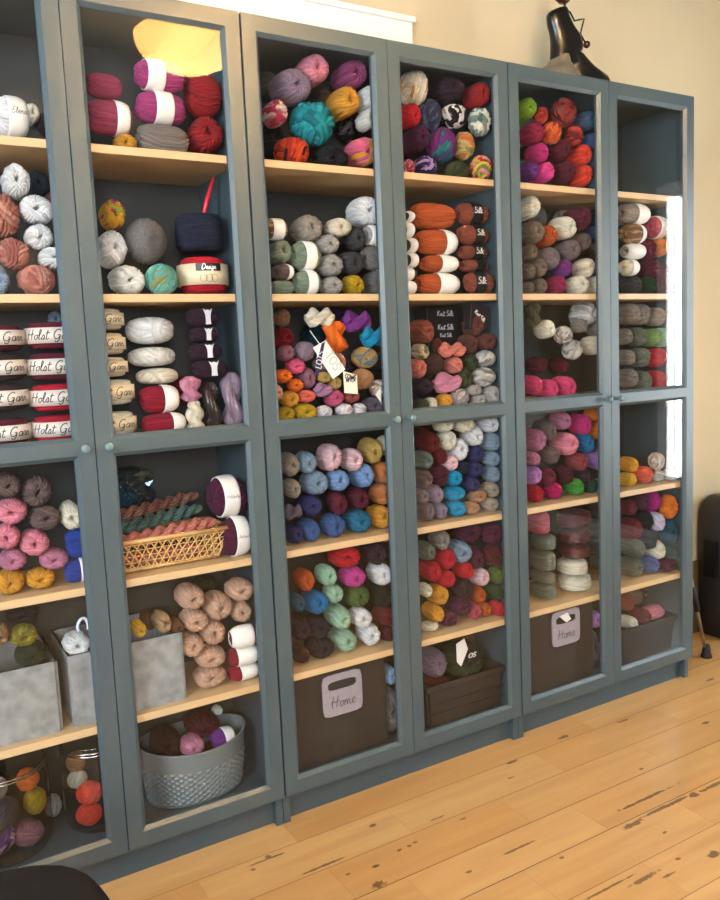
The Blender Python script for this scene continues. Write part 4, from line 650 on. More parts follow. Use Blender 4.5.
('Q','paleb',5,5,2.1769,0.225,0.4799,0.0258,0.0437,0.0311,{'back':1},'pale blue wrapped yarn pack on fifth shelf behind fifth door, second from top'),
('Q','paleb',5,5,2.1774,0.225,0.4186,0.027,0.0441,0.0277,{'back':1},'pale blue wrapped yarn pack on fifth shelf behind fifth door, lowest of them'),
('L','gbeige',6,2,2.1942,0.08,1.619,0.0745,0.033,0.033,{'lab':(-0.1,0.9)},'grey beige banded skein on second shelf behind sixth door'),
('L','beigestripe',6,2,2.1906,0.08,1.5544,0.055,0.033,0.033,{'lab':(0.3,0.95)},'beige and brown banded skein on second shelf behind sixth door'),
('L','rose',6,2,2.3113,0.084,1.5797,0.0429,0.037,0.037,{'t':'M','lab':(-0.4,0.95)},'rose banded skein on second shelf behind sixth door'),
('S','orange',6,2,2.3286,0.0952,1.5134,0.0225,0.0482,0.0317,{},'orange yarn skein on second shelf behind sixth door'),
('L','lgrey',6,2,2.1922,0.077,1.4972,0.0489,0.03,0.0248,{'lab':(-0.9,0.9)},'light grey banded skein on second shelf behind sixth door'),
('L','ivory',6,2,2.1686,0.077,1.4442,0.0364,0.03,0.0265,{'lab':(-0.2,0.9)},'ivory banded skein on second shelf behind sixth door'),
('S','wine',6,2,2.2676,0.1047,1.5031,0.0269,0.0577,0.0381,{},'wine red yarn skein on second shelf behind sixth door, upper one of two'),
('S','wine',6,2,2.2865,0.0925,1.4417,0.0212,0.0455,0.0301,{},'wine red yarn skein on second shelf behind sixth door, lower one of two'),
('S','dgrey',6,2,2.1983,0.0931,1.3875,0.0215,0.0461,0.0306,{},'charcoal yarn skein on second shelf behind sixth door'),
('S','green',6,2,2.2689,0.0925,1.3871,0.0212,0.0455,0.0302,{},'dark green yarn skein on second shelf behind sixth door'),
('S','plum',6,2,2.3407,0.086,1.4107,0.0374,0.042,0.0534,{'back':1},'plum yarn skein on second shelf behind sixth door'),
('S','white',6,2,2.306,0.2355,1.6298,0.0161,0.0345,0.0225,{'back':1},'white yarn skein on second shelf behind sixth door'),
('S','wgrey',6,3,2.1845,0.1031,1.2954,0.0262,0.0561,0.0373,{},'warm grey yarn skein on third shelf behind sixth door, topmost of them'),
('S','wgrey',6,3,2.2351,0.0997,1.2917,0.0246,0.0527,0.0351,{},'warm grey yarn skein on third shelf behind sixth door, second from top'),
('S','gbeige',6,3,2.3134,0.0949,1.2837,0.0224,0.0479,0.0319,{},'grey beige yarn skein on third shelf behind sixth door'),
('S','wgrey',6,3,2.1513,0.0875,1.2191,0.0189,0.0405,0.027,{},'warm grey yarn skein on third shelf behind sixth door, third from top'),
('S','ongr',6,3,2.224,0.0959,1.2175,0.0228,0.0489,0.0326,{},'green grey yarn skein on third shelf behind sixth door, topmost of them'),
('S','grn',6,3,2.2929,0.0949,1.213,0.0224,0.0479,0.0319,{},'pale green yarn skein on third shelf behind sixth door'),
('S','mintg',6,3,2.3388,0.086,1.2114,0.0236,0.042,0.0338,{'back':1},'mint green yarn skein on third shelf behind sixth door'),
('S','wgrey',6,3,2.1604,0.0877,1.1504,0.019,0.0407,0.0271,{},'warm grey yarn skein on third shelf behind sixth door, second from bottom'),
('S','ongr',6,3,2.235,0.0961,1.1476,0.0229,0.0491,0.0327,{},'green grey yarn skein on third shelf behind sixth door, second from top'),
('S','redp',6,3,2.3182,0.0968,1.1443,0.0233,0.0498,0.0332,{},'raspberry red yarn skein on third shelf behind sixth door, upper one of two'),
('S','wgrey',6,3,2.1783,0.095,1.0806,0.0224,0.048,0.0319,{},'warm grey yarn skein on third shelf behind sixth door, lowest of them'),
('S','ongr',6,3,2.2471,0.0971,1.0678,0.0234,0.0501,0.0334,{},'green grey yarn skein on third shelf behind sixth door, lowest of them'),
('S','redp',6,3,2.3221,0.097,1.0678,0.0233,0.05,0.0333,{},'raspberry red yarn skein on third shelf behind sixth door, lower one of two'),
('S','gold',6,4,2.1736,0.0884,0.7883,0.0193,0.0414,0.027,{},'golden yellow yarn skein on fourth shelf behind sixth door'),
('S','yellow',6,4,2.1639,0.0845,0.739,0.0175,0.0375,0.0243,{},'yellow yarn skein on fourth shelf behind sixth door'),
('S','coralp',6,4,2.2467,0.0923,0.7442,0.0211,0.0453,0.0293,{},'coral yarn skein on fourth shelf behind sixth door'),
('B','gwvar',6,4,2.3055,0.0706,0.7355,0.0236,0.0236,0.0208,{},'grey and white wound yarn ball on fourth shelf behind sixth door'),
('S','white',6,4,2.3578,0.0649,0.7341,0.0212,0.0299,0.0194,{},'white yarn skein on fourth shelf behind sixth door'),
('B','beigew',6,4,2.3011,0.0754,0.7868,0.022,0.0314,0.0314,{'back':1},'beige and white wound yarn ball on fourth shelf behind sixth door'),
('B','fmag',6,5,2.284,0.0905,0.6487,0.0344,0.043,0.0409,{},'fuchsia wound yarn ball on fifth shelf behind sixth door'),
('S','plum',6,5,2.2248,0.086,0.6574,0.0245,0.0419,0.0341,{'back':1},'plum yarn skein on fifth shelf behind sixth door, upper one of two'),
('S','forange',6,5,2.3453,0.0625,0.6229,0.0311,0.0331,0.0431,{},'bright orange yarn skein on fifth shelf behind sixth door'),
('S','dkrose',6,5,2.1642,0.0904,0.6411,0.0203,0.0434,0.0278,{},'dark rose yarn skein on fifth shelf behind sixth door, upper one of two'),
('S','dkrose',6,5,2.1923,0.1067,0.5617,0.0278,0.0597,0.0376,{},'dark rose yarn skein on fifth shelf behind sixth door, lower one of two'),
('S','black',6,5,2.2458,0.1081,0.5848,0.0285,0.0611,0.0389,{},'black yarn skein on fifth shelf behind sixth door'),
('S','navy',6,5,2.2669,0.1076,0.514,0.0283,0.0606,0.0381,{},'dark navy yarn skein on fifth shelf behind sixth door'),
('S','lavw',6,5,2.2997,0.099,0.5736,0.0255,0.0573,0.0345,{},'lavender white yarn skein on fifth shelf behind sixth door'),
('S','ivory',6,5,2.3099,0.104,0.4704,0.0262,0.0568,0.035,{},'ivory yarn skein on fifth shelf behind sixth door'),
('S','petrol',6,5,2.3462,0.0615,0.5328,0.0303,0.0321,0.0424,{'back':1},'deep teal yarn skein on fifth shelf behind sixth door'),
('S','dgreen2',6,5,2.3565,0.0615,0.4615,0.021,0.0321,0.0285,{'back':1},'bottle green yarn skein on fifth shelf behind sixth door'),
('S','plum',6,5,2.3334,0.0629,0.4144,0.0345,0.0337,0.0237,{},'plum yarn skein on fifth shelf behind sixth door, lower one of two'),
('S','ongr',6,5,2.2058,0.1027,0.4922,0.026,0.0557,0.0347,{},'green grey yarn skein on fifth shelf behind sixth door, upper one of two'),
('S','ongr',6,5,2.194,0.1028,0.4253,0.026,0.0558,0.0343,{},'green grey yarn skein on fifth shelf behind sixth door, lower one of two'),
('S','slate',6,5,2.2749,0.0977,0.4222,0.0236,0.0507,0.0312,{},'slate blue yarn skein on fifth shelf behind sixth door'),
]
# ------------------------------------------------------------------ room
WALLD2 = plain('side_wall_paint', '7A7058', .8)  # right wall colour darkened to weaken its reflection in the door glass
WALLD = plain('dark_wall_paint', '474540', .8)  # dimness of the room's rear put into the wall colour, cutting glass haze
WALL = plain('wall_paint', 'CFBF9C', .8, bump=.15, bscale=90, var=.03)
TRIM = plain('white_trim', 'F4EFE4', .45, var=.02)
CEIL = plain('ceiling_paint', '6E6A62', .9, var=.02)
def floor_mat():
    m, t, P = newmat('plank_floor'); tc = t.add('ShaderNodeTexCoord'); sp = t.add('ShaderNodeSeparateXYZ'); t.l.new(tc.outputs['Object'], sp.inputs[0])
    X, Y = sp.outputs[0], sp.outputs[1]
    r = t.math('DIVIDE', t.math('ADD', Y, .0725), .1325); row = t.math('FLOOR', r); fr = t.math('FRACT', r)
    wn = t.add('ShaderNodeTexWhiteNoise', noise_dimensions='1D'); t.l.new(row, wn.inputs['W'])
    xb = t.math('DIVIDE', t.math('ADD', X, t.math('MULTIPLY', wn.outputs[0], 3.1)), .52); bi = t.math('FLOOR', xb); bf = t.math('FRACT', xb)
    cb = t.add('ShaderNodeCombineXYZ'); t.l.new(row, cb.inputs[0]); t.l.new(bi, cb.inputs[1])
    w2 = t.add('ShaderNodeTexWhiteNoise', noise_dimensions='2D'); t.l.new(cb.outputs[0], w2.inputs['Vector'])
    mp = t.add('ShaderNodeMapping'); t.l.new(tc.outputs['Object'], mp.inputs[0]); mp.inputs['Scale'].default_value = (1.6, 16, 1)
    off = t.add('ShaderNodeVectorMath', operation='ADD'); t.l.new(mp.outputs[0], off.inputs[0])
    c3 = t.add('ShaderNodeCombineXYZ'); t.l.new(t.math('MULTIPLY', w2.outputs[0], 20), c3.inputs[2]); t.l.new(c3.outputs[0], off.inputs[1])
    nz = t.add('ShaderNodeTexNoise'); t.l.new(off.outputs[0], nz.inputs['Vector']); nz.inputs['Scale'].default_value = 2; nz.inputs['Detail'].default_value = 6; nz.inputs['Roughness'].default_value = .6
    n2 = t.add('ShaderNodeTexNoise'); t.l.new(off.outputs[0], n2.inputs['Vector']); n2.inputs['Scale'].default_value = .9
    base = t.mix(w2.outputs[0], lin('C89E64'), lin('D4AF78')); base = t.mix(t.math('MULTIPLY', nz.outputs['Fac'], .75), base, lin('A2743E'))
    mr = t.add('ShaderNodeMapRange'); t.l.new(n2.outputs['Fac'], mr.inputs[0]); mr.inputs[1].default_value = .55; mr.inputs[2].default_value = .75
    base = t.mix(t.math('MULTIPLY', mr.outputs[0], .5), base, lin('A87C48'))
    wob = t.add('ShaderNodeTexNoise'); t.l.new(tc.outputs['Object'], wob.inputs['Vector']); wob.inputs['Scale'].default_value = 60; wob.inputs['Detail'].default_value = 3
    wv = t.math('MULTIPLY', t.math('SUBTRACT', wob.outputs['Fac'], .5), 1.9)
    marks = None
    for (kx, ky, ax, ay) in [(.705, -.092, .055, .0035), (.708, -.086, .009, .007), (.984, -.118, .013, .006), (1.034, -.239, .008, .004), (1.014, -.243, .008, .005), (.984, -.243, .008, .005), (.904, -.264, .011, .005), (.837, -.252, .007, .004), (.873, -.324, .019, .011), (1.072, -.404, .010, .005), (1.142, -.186, .022, .003), (1.192, -.226, .014, .004), (.80, -.192, .06, .004), (1.489, -.078, .022, .005), (1.426, -.143, .014, .003),
      (1.719, -.052, .022, .008), (1.946, -.082, .03, .005), (2.141, -.242, .02, .007), (1.757, -.317, .009, .005), (2.442, -.041, .02, .006), (1.64, -.427, .115, .005), (1.525, -.488, .04, .008), (1.66, -.481, .10, .006), (1.76, -.487, .018, .010), (1.85, -.487, .07, .006), (1.225, -.40, .055, .004), (1.29, -.622, .09, .003), (1.375, -.645, .05, .006), (1.433, -.667, .02, .004), (1.582, -.676, .02, .011), (1.5, -.64, .008, .005), (1.285, -.485, .007, .004), (1.56, -.555, .009, .004), (.658, -.11, .006, .005)]:
        dx = t.math('DIVIDE', t.math('SUBTRACT', X, kx), ax); dy = t.math('DIVIDE', t.math('SUBTRACT', Y, ky), ay)
        d = t.math('ADD', t.math('SQRT', t.math('ADD', t.math('MULTIPLY', dx, dx), t.math('MULTIPLY', dy, dy))), wv)
        k = t.math('MULTIPLY', t.math('SUBTRACT', 1.1, d), 3, clamp=True); marks = k if marks is None else t.math('MAXIMUM', marks, k)
    base = t.mix(t.math('MULTIPLY', marks, .75), base, lin('4A2A18'))
    g1 = t.math('LESS_THAN', t.math('ABSOLUTE', t.math('SUBTRACT', fr, .5)), .49); gap = t.math('SUBTRACT', 1, g1)
    jn = t.math('LESS_THAN', bf, .004)
    alt = t.math('MULTIPLY_ADD', t.math('PINGPONG', t.math('ADD', row, 1), 2), .25, .5)
    base = t.mix(t.math('MULTIPLY', gap, alt), base, lin('5A3418')); base = t.mix(t.math('MULTIPLY', jn, .22), base, lin('7A4E28'))
    t.l.new(base, P.inputs['Base Color']); P.inputs['Roughness'].default_value = .38
    b = t.add('ShaderNodeBump'); b.inputs['Strength'].default_value = .25; b.inputs['Distance'].default_value = .002
    t.l.new(t.math('SUBTRACT', nz.outputs['Fac'], t.math('MULTIPLY', gap, 2)), b.inputs['Height']); t.l.new(b.outputs[0], P.inputs['Normal'])
    return m
X0, X1, Y0, Y1, ZC = -1.6, 3.7, -4.2, .31, 2.6
tag(box('floor', X0-.1, X1+.1, Y0-.1, Y1+.1, -.05, 0, floor_mat()), kind='structure')
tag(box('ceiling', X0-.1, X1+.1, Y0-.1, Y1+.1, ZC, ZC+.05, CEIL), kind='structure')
tag(box('wall_back', X0-.1, X1+.1, Y1, Y1+.1, 0, ZC, WALL), kind='structure')
def wall_hole(name, axis, c0, c1, a0, a1, h0, h1, z0, z1, mat):
    b = MB()
    for (p0, p1, q0, q1) in ((a0, h0, 0, ZC), (h1, a1, 0, ZC), (h0, h1, 0, z0), (h0, h1, z1, ZC)):
        if axis == 'x': b.box(c0, c1, p0, p1, q0, q1)
        else: b.box(p0, p1, c0, c1, q0, q1)
    return tag(b.build(name, mat), kind='structure')
wall_hole('wall_left', 'x', X0-.1, X0, Y0, Y1, -2.4, -1.1, 1.05, 2.4, WALL)
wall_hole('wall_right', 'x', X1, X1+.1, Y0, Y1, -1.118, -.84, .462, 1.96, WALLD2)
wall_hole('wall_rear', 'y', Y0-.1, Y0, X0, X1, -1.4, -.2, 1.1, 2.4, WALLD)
def winframe(name, axis, c, h0, h1, z0, z1, bars=1):
    b = MB(); th = .045
    def bx(p0, p1, q0, q1, d0=.03, d1=.03):
        if axis == 'x': b.box(c-d0, c+d1, p0, p1, q0, q1)
        else: b.box(p0, p1, c-d0, c+d1, q0, q1)
    bx(h0-.05, h0+th*.3, z0-.05, z1+.05); bx(h1-th*.3, h1+.05, z0-.05, z1+.05); bx(h0, h1, z1-th*.3, z1+.06); bx(h0-.07, h1+.07, z0-.05, z0+.01, .06, .06)
    for k in range(1, bars+1):
        x = h0+(h1-h0)*k/(bars+1); bx(x-.02, x+.02, z0, z1, .012, .012)
    return tag(b.build(name, TRIM), kind='structure')
winframe('window_1', 'x', X0, -2.4, -1.1, 1.05, 2.4); winframe('window_2', 'x', X1, -1.118, -.84, .462, 1.96, 0); winframe('window_3', 'y', Y0, -1.4, -.2, 1.1, 2.4)  # the rear window is unseen, added to light the door fronts
SKIRT = plain('skirting_paint', '5C4C34', .6)  # shadow right of the bookcases is painted into this dark tone
tag(box('baseboard_back', 2.43, X1, Y1-.018, Y1, 0, .30, SKIRT, bev=.003), kind='structure')
tag(box('baseboard_right', X1-.018, X1, Y0, Y1-.02, 0, .14, TRIM), kind='structure')
b = MB(); b.box(.25, 1.485, Y1-.022, Y1, 2.07, 2.186, .003); b.box(.25, 1.492, Y1-.032, Y1, 2.176, 2.193, .003); b.box(.25, 1.47, Y1-.03, Y1, 2.06, 2.13, .004)
tag(b.build('trim_1', TRIM), kind='structure')
# ------------------------------------------------------------------ bookcases
CAB = plain('blue_grey_paint', CABHEX, .42, bump=.12, bscale=60, var=.04, vscale=9)
BACKP = plain('dark_back_panel', '34332F', .6)
SHELF = wood_mat('birch_shelf', 'CFB48A', 'C09E70'); KN = plain('knob_paint', '5A7276', .35)
GLASS = glass_mat('door_glass', boost=.68)
def frame_mesh():
    # one door 0.397 wide, origin at its lower left front corner
    W = .3965; H = 1.908; bm = bmesh.new(); f = .0345; g = .0435
    def ring(x0, x1, z0, z1, y): return [bm.verts.new(q) for q in ((x0, y, z0), (x1, y, z0), (x1, y, z1), (x0, y, z1))]
    zs = [(.036, .9265), (.957, H-.036)]            # flat edges of both openings
    # front face as grid pieces
    def quad(x0, x1, z0, z1, y): v = ring(x0, x1, z0, z1, y); bm.faces.new(v)
    for y in (0, .018):
        e = f if y == 0 else g
        d = g-f
        zz = [(.036, .9265), (.957, H-.036)] if y == 0 else [(.036+d, .9265-d), (.957+d, H-.036-d)]
        quad(0, e, 0, H, y); quad(W-e, W, 0, H, y); quad(e, W-e, 0, zz[0][0], y); quad(e, W-e, zz[0][1], zz[1][0], y); quad(e, W-e, zz[1][1], H, y)
    d = g-f
    for z0, z1 in zs:
        a = ring(f, W-f, z0, z1, 0); b = ring(g, W-g, z0+d, z1-d, .009); c = ring(g, W-g, z0+d, z1-d, .018)
        for k in range(4): bm.faces.new((a[k], a[(k+1) % 4], b[(k+1) % 4], b[k])); bm.faces.new((b[k], b[(k+1) % 4], c[(k+1) % 4], c[k]))
    a = ring(0, W, 0, H, 0); c = ring(0, W, 0, H, .018)
    for k in range(4): bm.faces.new((a[k], a[(k+1) % 4], c[(k+1) % 4], c[k]))
    bmesh.ops.remove_doubles(bm, verts=bm.verts, dist=1e-5)
    m = bpy.data.meshes.new('door_frame'); bm.to_mesh(m); bm.free(); return m
FM = frame_mesh(); FM.materials.append(CAB)
PM = [MB().box(.043, .3535, .0095, .0135, .0445, .918).mesh('glass_pane'), MB().box(.043, .3535, .0095, .0135, .9655, 1.8635).mesh('glass_pane')]
for q in PM: q.materials.append(GLASS)
KM = MB().lathe([(0, -.024), (.0075, -.024), (.0092, -.0215), (.0092, -.016), (.006, -.012), (.0048, -.006), (.006, 0)], n=20).mesh('knob', True); KM.materials.append(KN)
SHZ = [1.673, 1.3555, 1.033, .7135, .3895]
b = MB(); b.box(.02, .78, .022, .283, -.018, 0, .001); SM = b.mesh('shelf'); SM.materials.append(SHELF)
for ci in range(3):
    x = ci*.8
    bc = empty('bookcase', (x, 0, 0), ['tall blue-grey bookcase with two glass doors at the left end', 'tall blue-grey bookcase with two glass doors in the middle of the row', 'tall blue-grey bookcase with two glass doors at the right end, sculpture on top'][ci], 'bookcase', 'three glass-fronted bookcases')
    box('side_panel', .001, .02, .0195, .30, 0, 1.9895, CAB, bc, .001); box('side_panel', .78, .799, .0195, .30, 0, 1.9895, CAB, bc, .001)
    box('top_panel', .02, .78, .0195, .30, 1.9695, 1.9895, CAB, bc); box('back_panel', .02, .78, .286, .30, 0, 1.97, BACKP, bc)
    box('bottom_panel', .02, .78, .0195, .286, .082, .1, CAB, bc); box('plinth', .02, .78, .04, .055, 0, .082, CAB, bc)
    for z in SHZ:
        s = link('shelf', SM, None, bc); s.location = (0, 0, z)
    for k in (0, 1):
        d = link('door', FM, None, bc); d.location = ((.0025, .401)[k], 0, .082); d['label'] = 'door frame with two panes'
        for q in PM: link('glass_pane', q, None, d)
        kn = link('knob', KM, None, d); kn.location = ((.3965-.0235) if k == 0 else .0235, 0, .9425); kn.rotation_euler = (-PI/2, 0, 0)
        # lathe runs along z: turn so that it points out of the door
        kn.rotation_euler = (-PI/2, 0, 0)
# ------------------------------------------------------------------ yarn meshes (unit size)
def sphere_grid(nu, nv, eps=.02):
    th = np.linspace(eps, PI-eps, nv)[:, None]; ph = np.linspace(0, 2*PI, nu, endpoint=False)[None, :]
    return np.stack([np.sin(th)*np.cos(ph), -np.cos(th)*np.ones_like(ph), np.sin(th)*np.sin(ph)], -1)
def wound(seed, mode, pitch, nb, p=2.4, amp=.035, nu=200, nv=140, hole=True, step=.02):
    rg = np.random.RandomState(seed); d = sphere_grid(nu, nv); H = np.zeros(d.shape[:2]); A = np.zeros(d.shape[:2])
    ang = np.arctan2(d[..., 2], d[..., 0]); ax = d[..., 1]
    H += amp*.6*np.abs(np.sin(ang*11+4*ax)); A += .5
    ph_ = rg.rand(6)*6; PL = (np.floor(ang*11/PI)*.618) % 1
    dw = d+np.stack([.05*np.sin(4*d[..., 1]+ph_[0])+.03*np.sin(9*d[..., 2]+ph_[1]), .05*np.sin(4*d[..., 2]+ph_[2])+.03*np.sin(9*d[..., 0]+ph_[3]), .05*np.sin(4*d[..., 0]+ph_[4])+.03*np.sin(9*d[..., 1]+ph_[5])], -1)
    for k in range(nb):
        if mode == 'end':
            a = 2*PI*(k*.381966+rg.rand()*.06); n = np.array([math.cos(a), rg.randn()*.10, math.sin(a)]); c = .17+rg.rand()*.12; w = .16+rg.rand()*.10
        elif mode == 'ball':
            n = rg.randn(3); c = rg.uniform(-.45, .45); w = .18+rg.rand()*.16
        elif mode == 'flat':
            a = rg.rand()*2*PI; n = np.array([math.cos(a)*.3, 1, math.sin(a)*.3]); c = rg.uniform(-.75, .75); w = .12+rg.rand()*.15
        n = n/np.linalg.norm(n); s = dw@n-c; ins = np.abs(s) < w
        if mode == 'end': 
            t = np.cross(n, [0, 1, 0]); 
        edge = np.clip((w-np.abs(s))/(.25*w), 0, 1)
        lay = rg.uniform(.3, 1.0)*step*2.2
        h = lay*np.sqrt(edge)+amp*np.abs(np.sin(PI*s/pitch))**.7
        ksd = rg.rand()
        H = np.where(ins, np.maximum(h, H*.35+h*.65), H); al = np.arctan2(dw@np.cross(n, [.3, .5, .81]), dw@np.cross(n, [.8, -.5, .3])); PL = np.where(ins, (np.floor(s/pitch)*.618+ksd*7) % 1, PL); A = np.where(ins, ksd+(.04 if mode == 'end' else .12)*np.floor(s/pitch)+(.1 if mode == 'end' else .2)*np.sin(2*al+ksd*9), A)
    rho = np.sqrt(d[..., 0]**2+d[..., 2]**2)
    base = 1/(rho**p+np.abs(ax)**p)**(1/p)
    r = base*(.87+H)
    if hole:
        th = np.arctan2(rho, np.abs(ax)); wob = .10+.04*np.cos(ang*2+seed)
        r = r*(1-.26*np.exp(-(th/.40)**2)); r = r*(1-.85*np.exp(-(th/(wob*1.75))**4))
    V = d*r[..., None]
    return V*.945, A % 1, PL
MV = {}; NU, NW = 200, 140
def reg(key, V, A, PL, nu, nv, axis='y'):
    if key == 'K': V = V*(1.02/np.abs(V).max())
    if axis == 'z': V = np.stack([V[..., 0], -V[..., 2], V[..., 1]], -1)
    MV.setdefault(key, []).append(npmesh('yarn_'+key, V, nu, nv, A, PL))
for s in range(5): reg('S', *wound(s+1, 'end', .17, 17, 2.8, .075, step=.06), NU, NW)
for s in range(2): reg('S', *wound(s+61, 'end', .22, 13, 2.8, amp=.09, step=.07), NU, NW)
for s in range(4): reg('B', *wound(s+21, 'ball', .18, 26, 2.1, .085, hole=False, step=.06), NU, NW)
for s in range(3): reg('K', *wound(s+31, 'ball', .30, 30, 2.0, .14, hole=False, step=.10), NU, NW)
for s in range(3): reg('P', *wound(s+41, 'ball', .14, 18, 2.6, .035, hole=False), NU, NW, 'z')
for s in range(2): reg('C', *wound(s+51, 'flat', .14, 14, 6, .035, hole=False), NU, NW, 'z')
for s in range(2): reg('Q', *wound(s+71, 'flat', .16, 16, 4, .06, hole=False), NU, NW, 'z')
def fuzzy(seed):
    rg = np.random.RandomState(seed); d = sphere_grid(150, 100); H = rg.rand(100, 150)*.13; H[:, ::2] *= .4; A = rg.rand(100, 150)*.999
    return d*(.9+H)[..., None]*.95, A, A
reg('F', *fuzzy(3), 150, 100)
def rope(seed, turns, loops=False):
    # two fat strands twisted round each other along local y, unit box
    Vs = []; rg = random.Random(seed); bm = bmesh.new(); n = 48; m = int(30*turns)+12; lay = bm.verts.layers.float.new('strand'); lpl = bm.verts.layers.float.new('ply')
    for s in (0, 1):
        prev = None
        for i in range(m+1):
            t = i/m; a = turns*PI*t*2*.5+PI*s; y = -1+2*t; taper = min(1, 3.2*min(t, 1-t)+.45)
            c = Vector((.40*math.cos(a)*taper, y, .40*math.sin(a)*taper)); rr = .56*taper*(.96+.08*math.sin(7*t+s))
            ring = []
            for k in range(n):
                b = 2*PI*k/n; rib = 1+.16*abs(math.sin(b*4+y*7*turns*.5))
                v = bm.verts.new((c.x+rr*rib*math.cos(b), c.y+.0*math.sin(b), c.z+rr*rib*math.sin(b))); v[lay] = ((b*4.5+y*4)/PI) % 1; v[lpl] = (math.floor((b*4+y*7*turns*.5)/PI)*.618) % 1; ring.append(v)
            if prev:
                for k in range(n): bm.faces.new((prev[k], prev[(k+1) % n], ring[(k+1) % n], ring[k]))
            else: bm.faces.new(ring[::-1])
            prev = ring
        bm.faces.new(prev)
    me = bpy.data.meshes.new('yarn_hank'); bmesh.ops.recalc_face_normals(bm, faces=bm.faces); bm.to_mesh(me); bm.free()
    for p in me.polygons: p.use_smooth = True
    return me
MV['H'] = [rope(1, 1.5), rope(2, 2.0), rope(3, 1.2)]; MV['rope'] = [rope(7, 9)]
LABP = plain('label_paper', 'D8CCC0', .6); DUM = plain('undyed', 'DDDDDD')
for L in MV.values():
    for q in L: q.materials.append(DUM)
KINDNAME = {'S': ('yarn_skein', 'yarn'), 'B': ('yarn_ball', 'yarn ball'), 'K': ('yarn_ball', 'yarn ball'), 'L': ('banded_skein', 'yarn'), 'C': ('wool_cake', 'yarn'), 'P': ('wool_bun', 'yarn'), 'Q': ('wrapped_yarn_pack', 'yarn'), 'H': ('yarn_hank', 'yarn'), 'F': ('fluffy_yarn_ball', 'yarn ball')}
CNT = {}
RNG = random.Random(5)
def prof(y, p=2.8): return max(0, 1-abs(y)**p)**(1/p)
BANDS = {}
def band_mesh(a, b):
    key = (a, b)
    if key in BANDS: return BANDS[key]
    bm = bmesh.new(); n = 40; m = 8; rows = []
    for off in (1.06, 1.015):
        for i in range(m+1):
            y = a+(b-a)*i/m; r = prof(y)*off*.985+.0; rows.append([bm.verts.new((r*math.cos(2*PI*k/n), y, r*math.sin(2*PI*k/n))) for k in range(n)])
    A = rows[:m+1]; B = rows[m+1:]
    for R in (A, B):
        for u, v in zip(R, R[1:]):
            for k in range(n): bm.faces.new((u[k], u[(k+1) % n], v[(k+1) % n], v[k]))
    for u, v in ((A[0], B[0]), (A[-1], B[-1])):
        for k in range(n): bm.faces.new((u[k], u[(k+1) % n], v[(k+1) % n], v[k]))
    bmesh.ops.recalc_face_normals(bm, faces=bm.faces); me = bpy.data.meshes.new('label_band'); bm.to_mesh(me); bm.free()
    for p in me.polygons: p.use_smooth = True
    BANDS[key] = me; return me
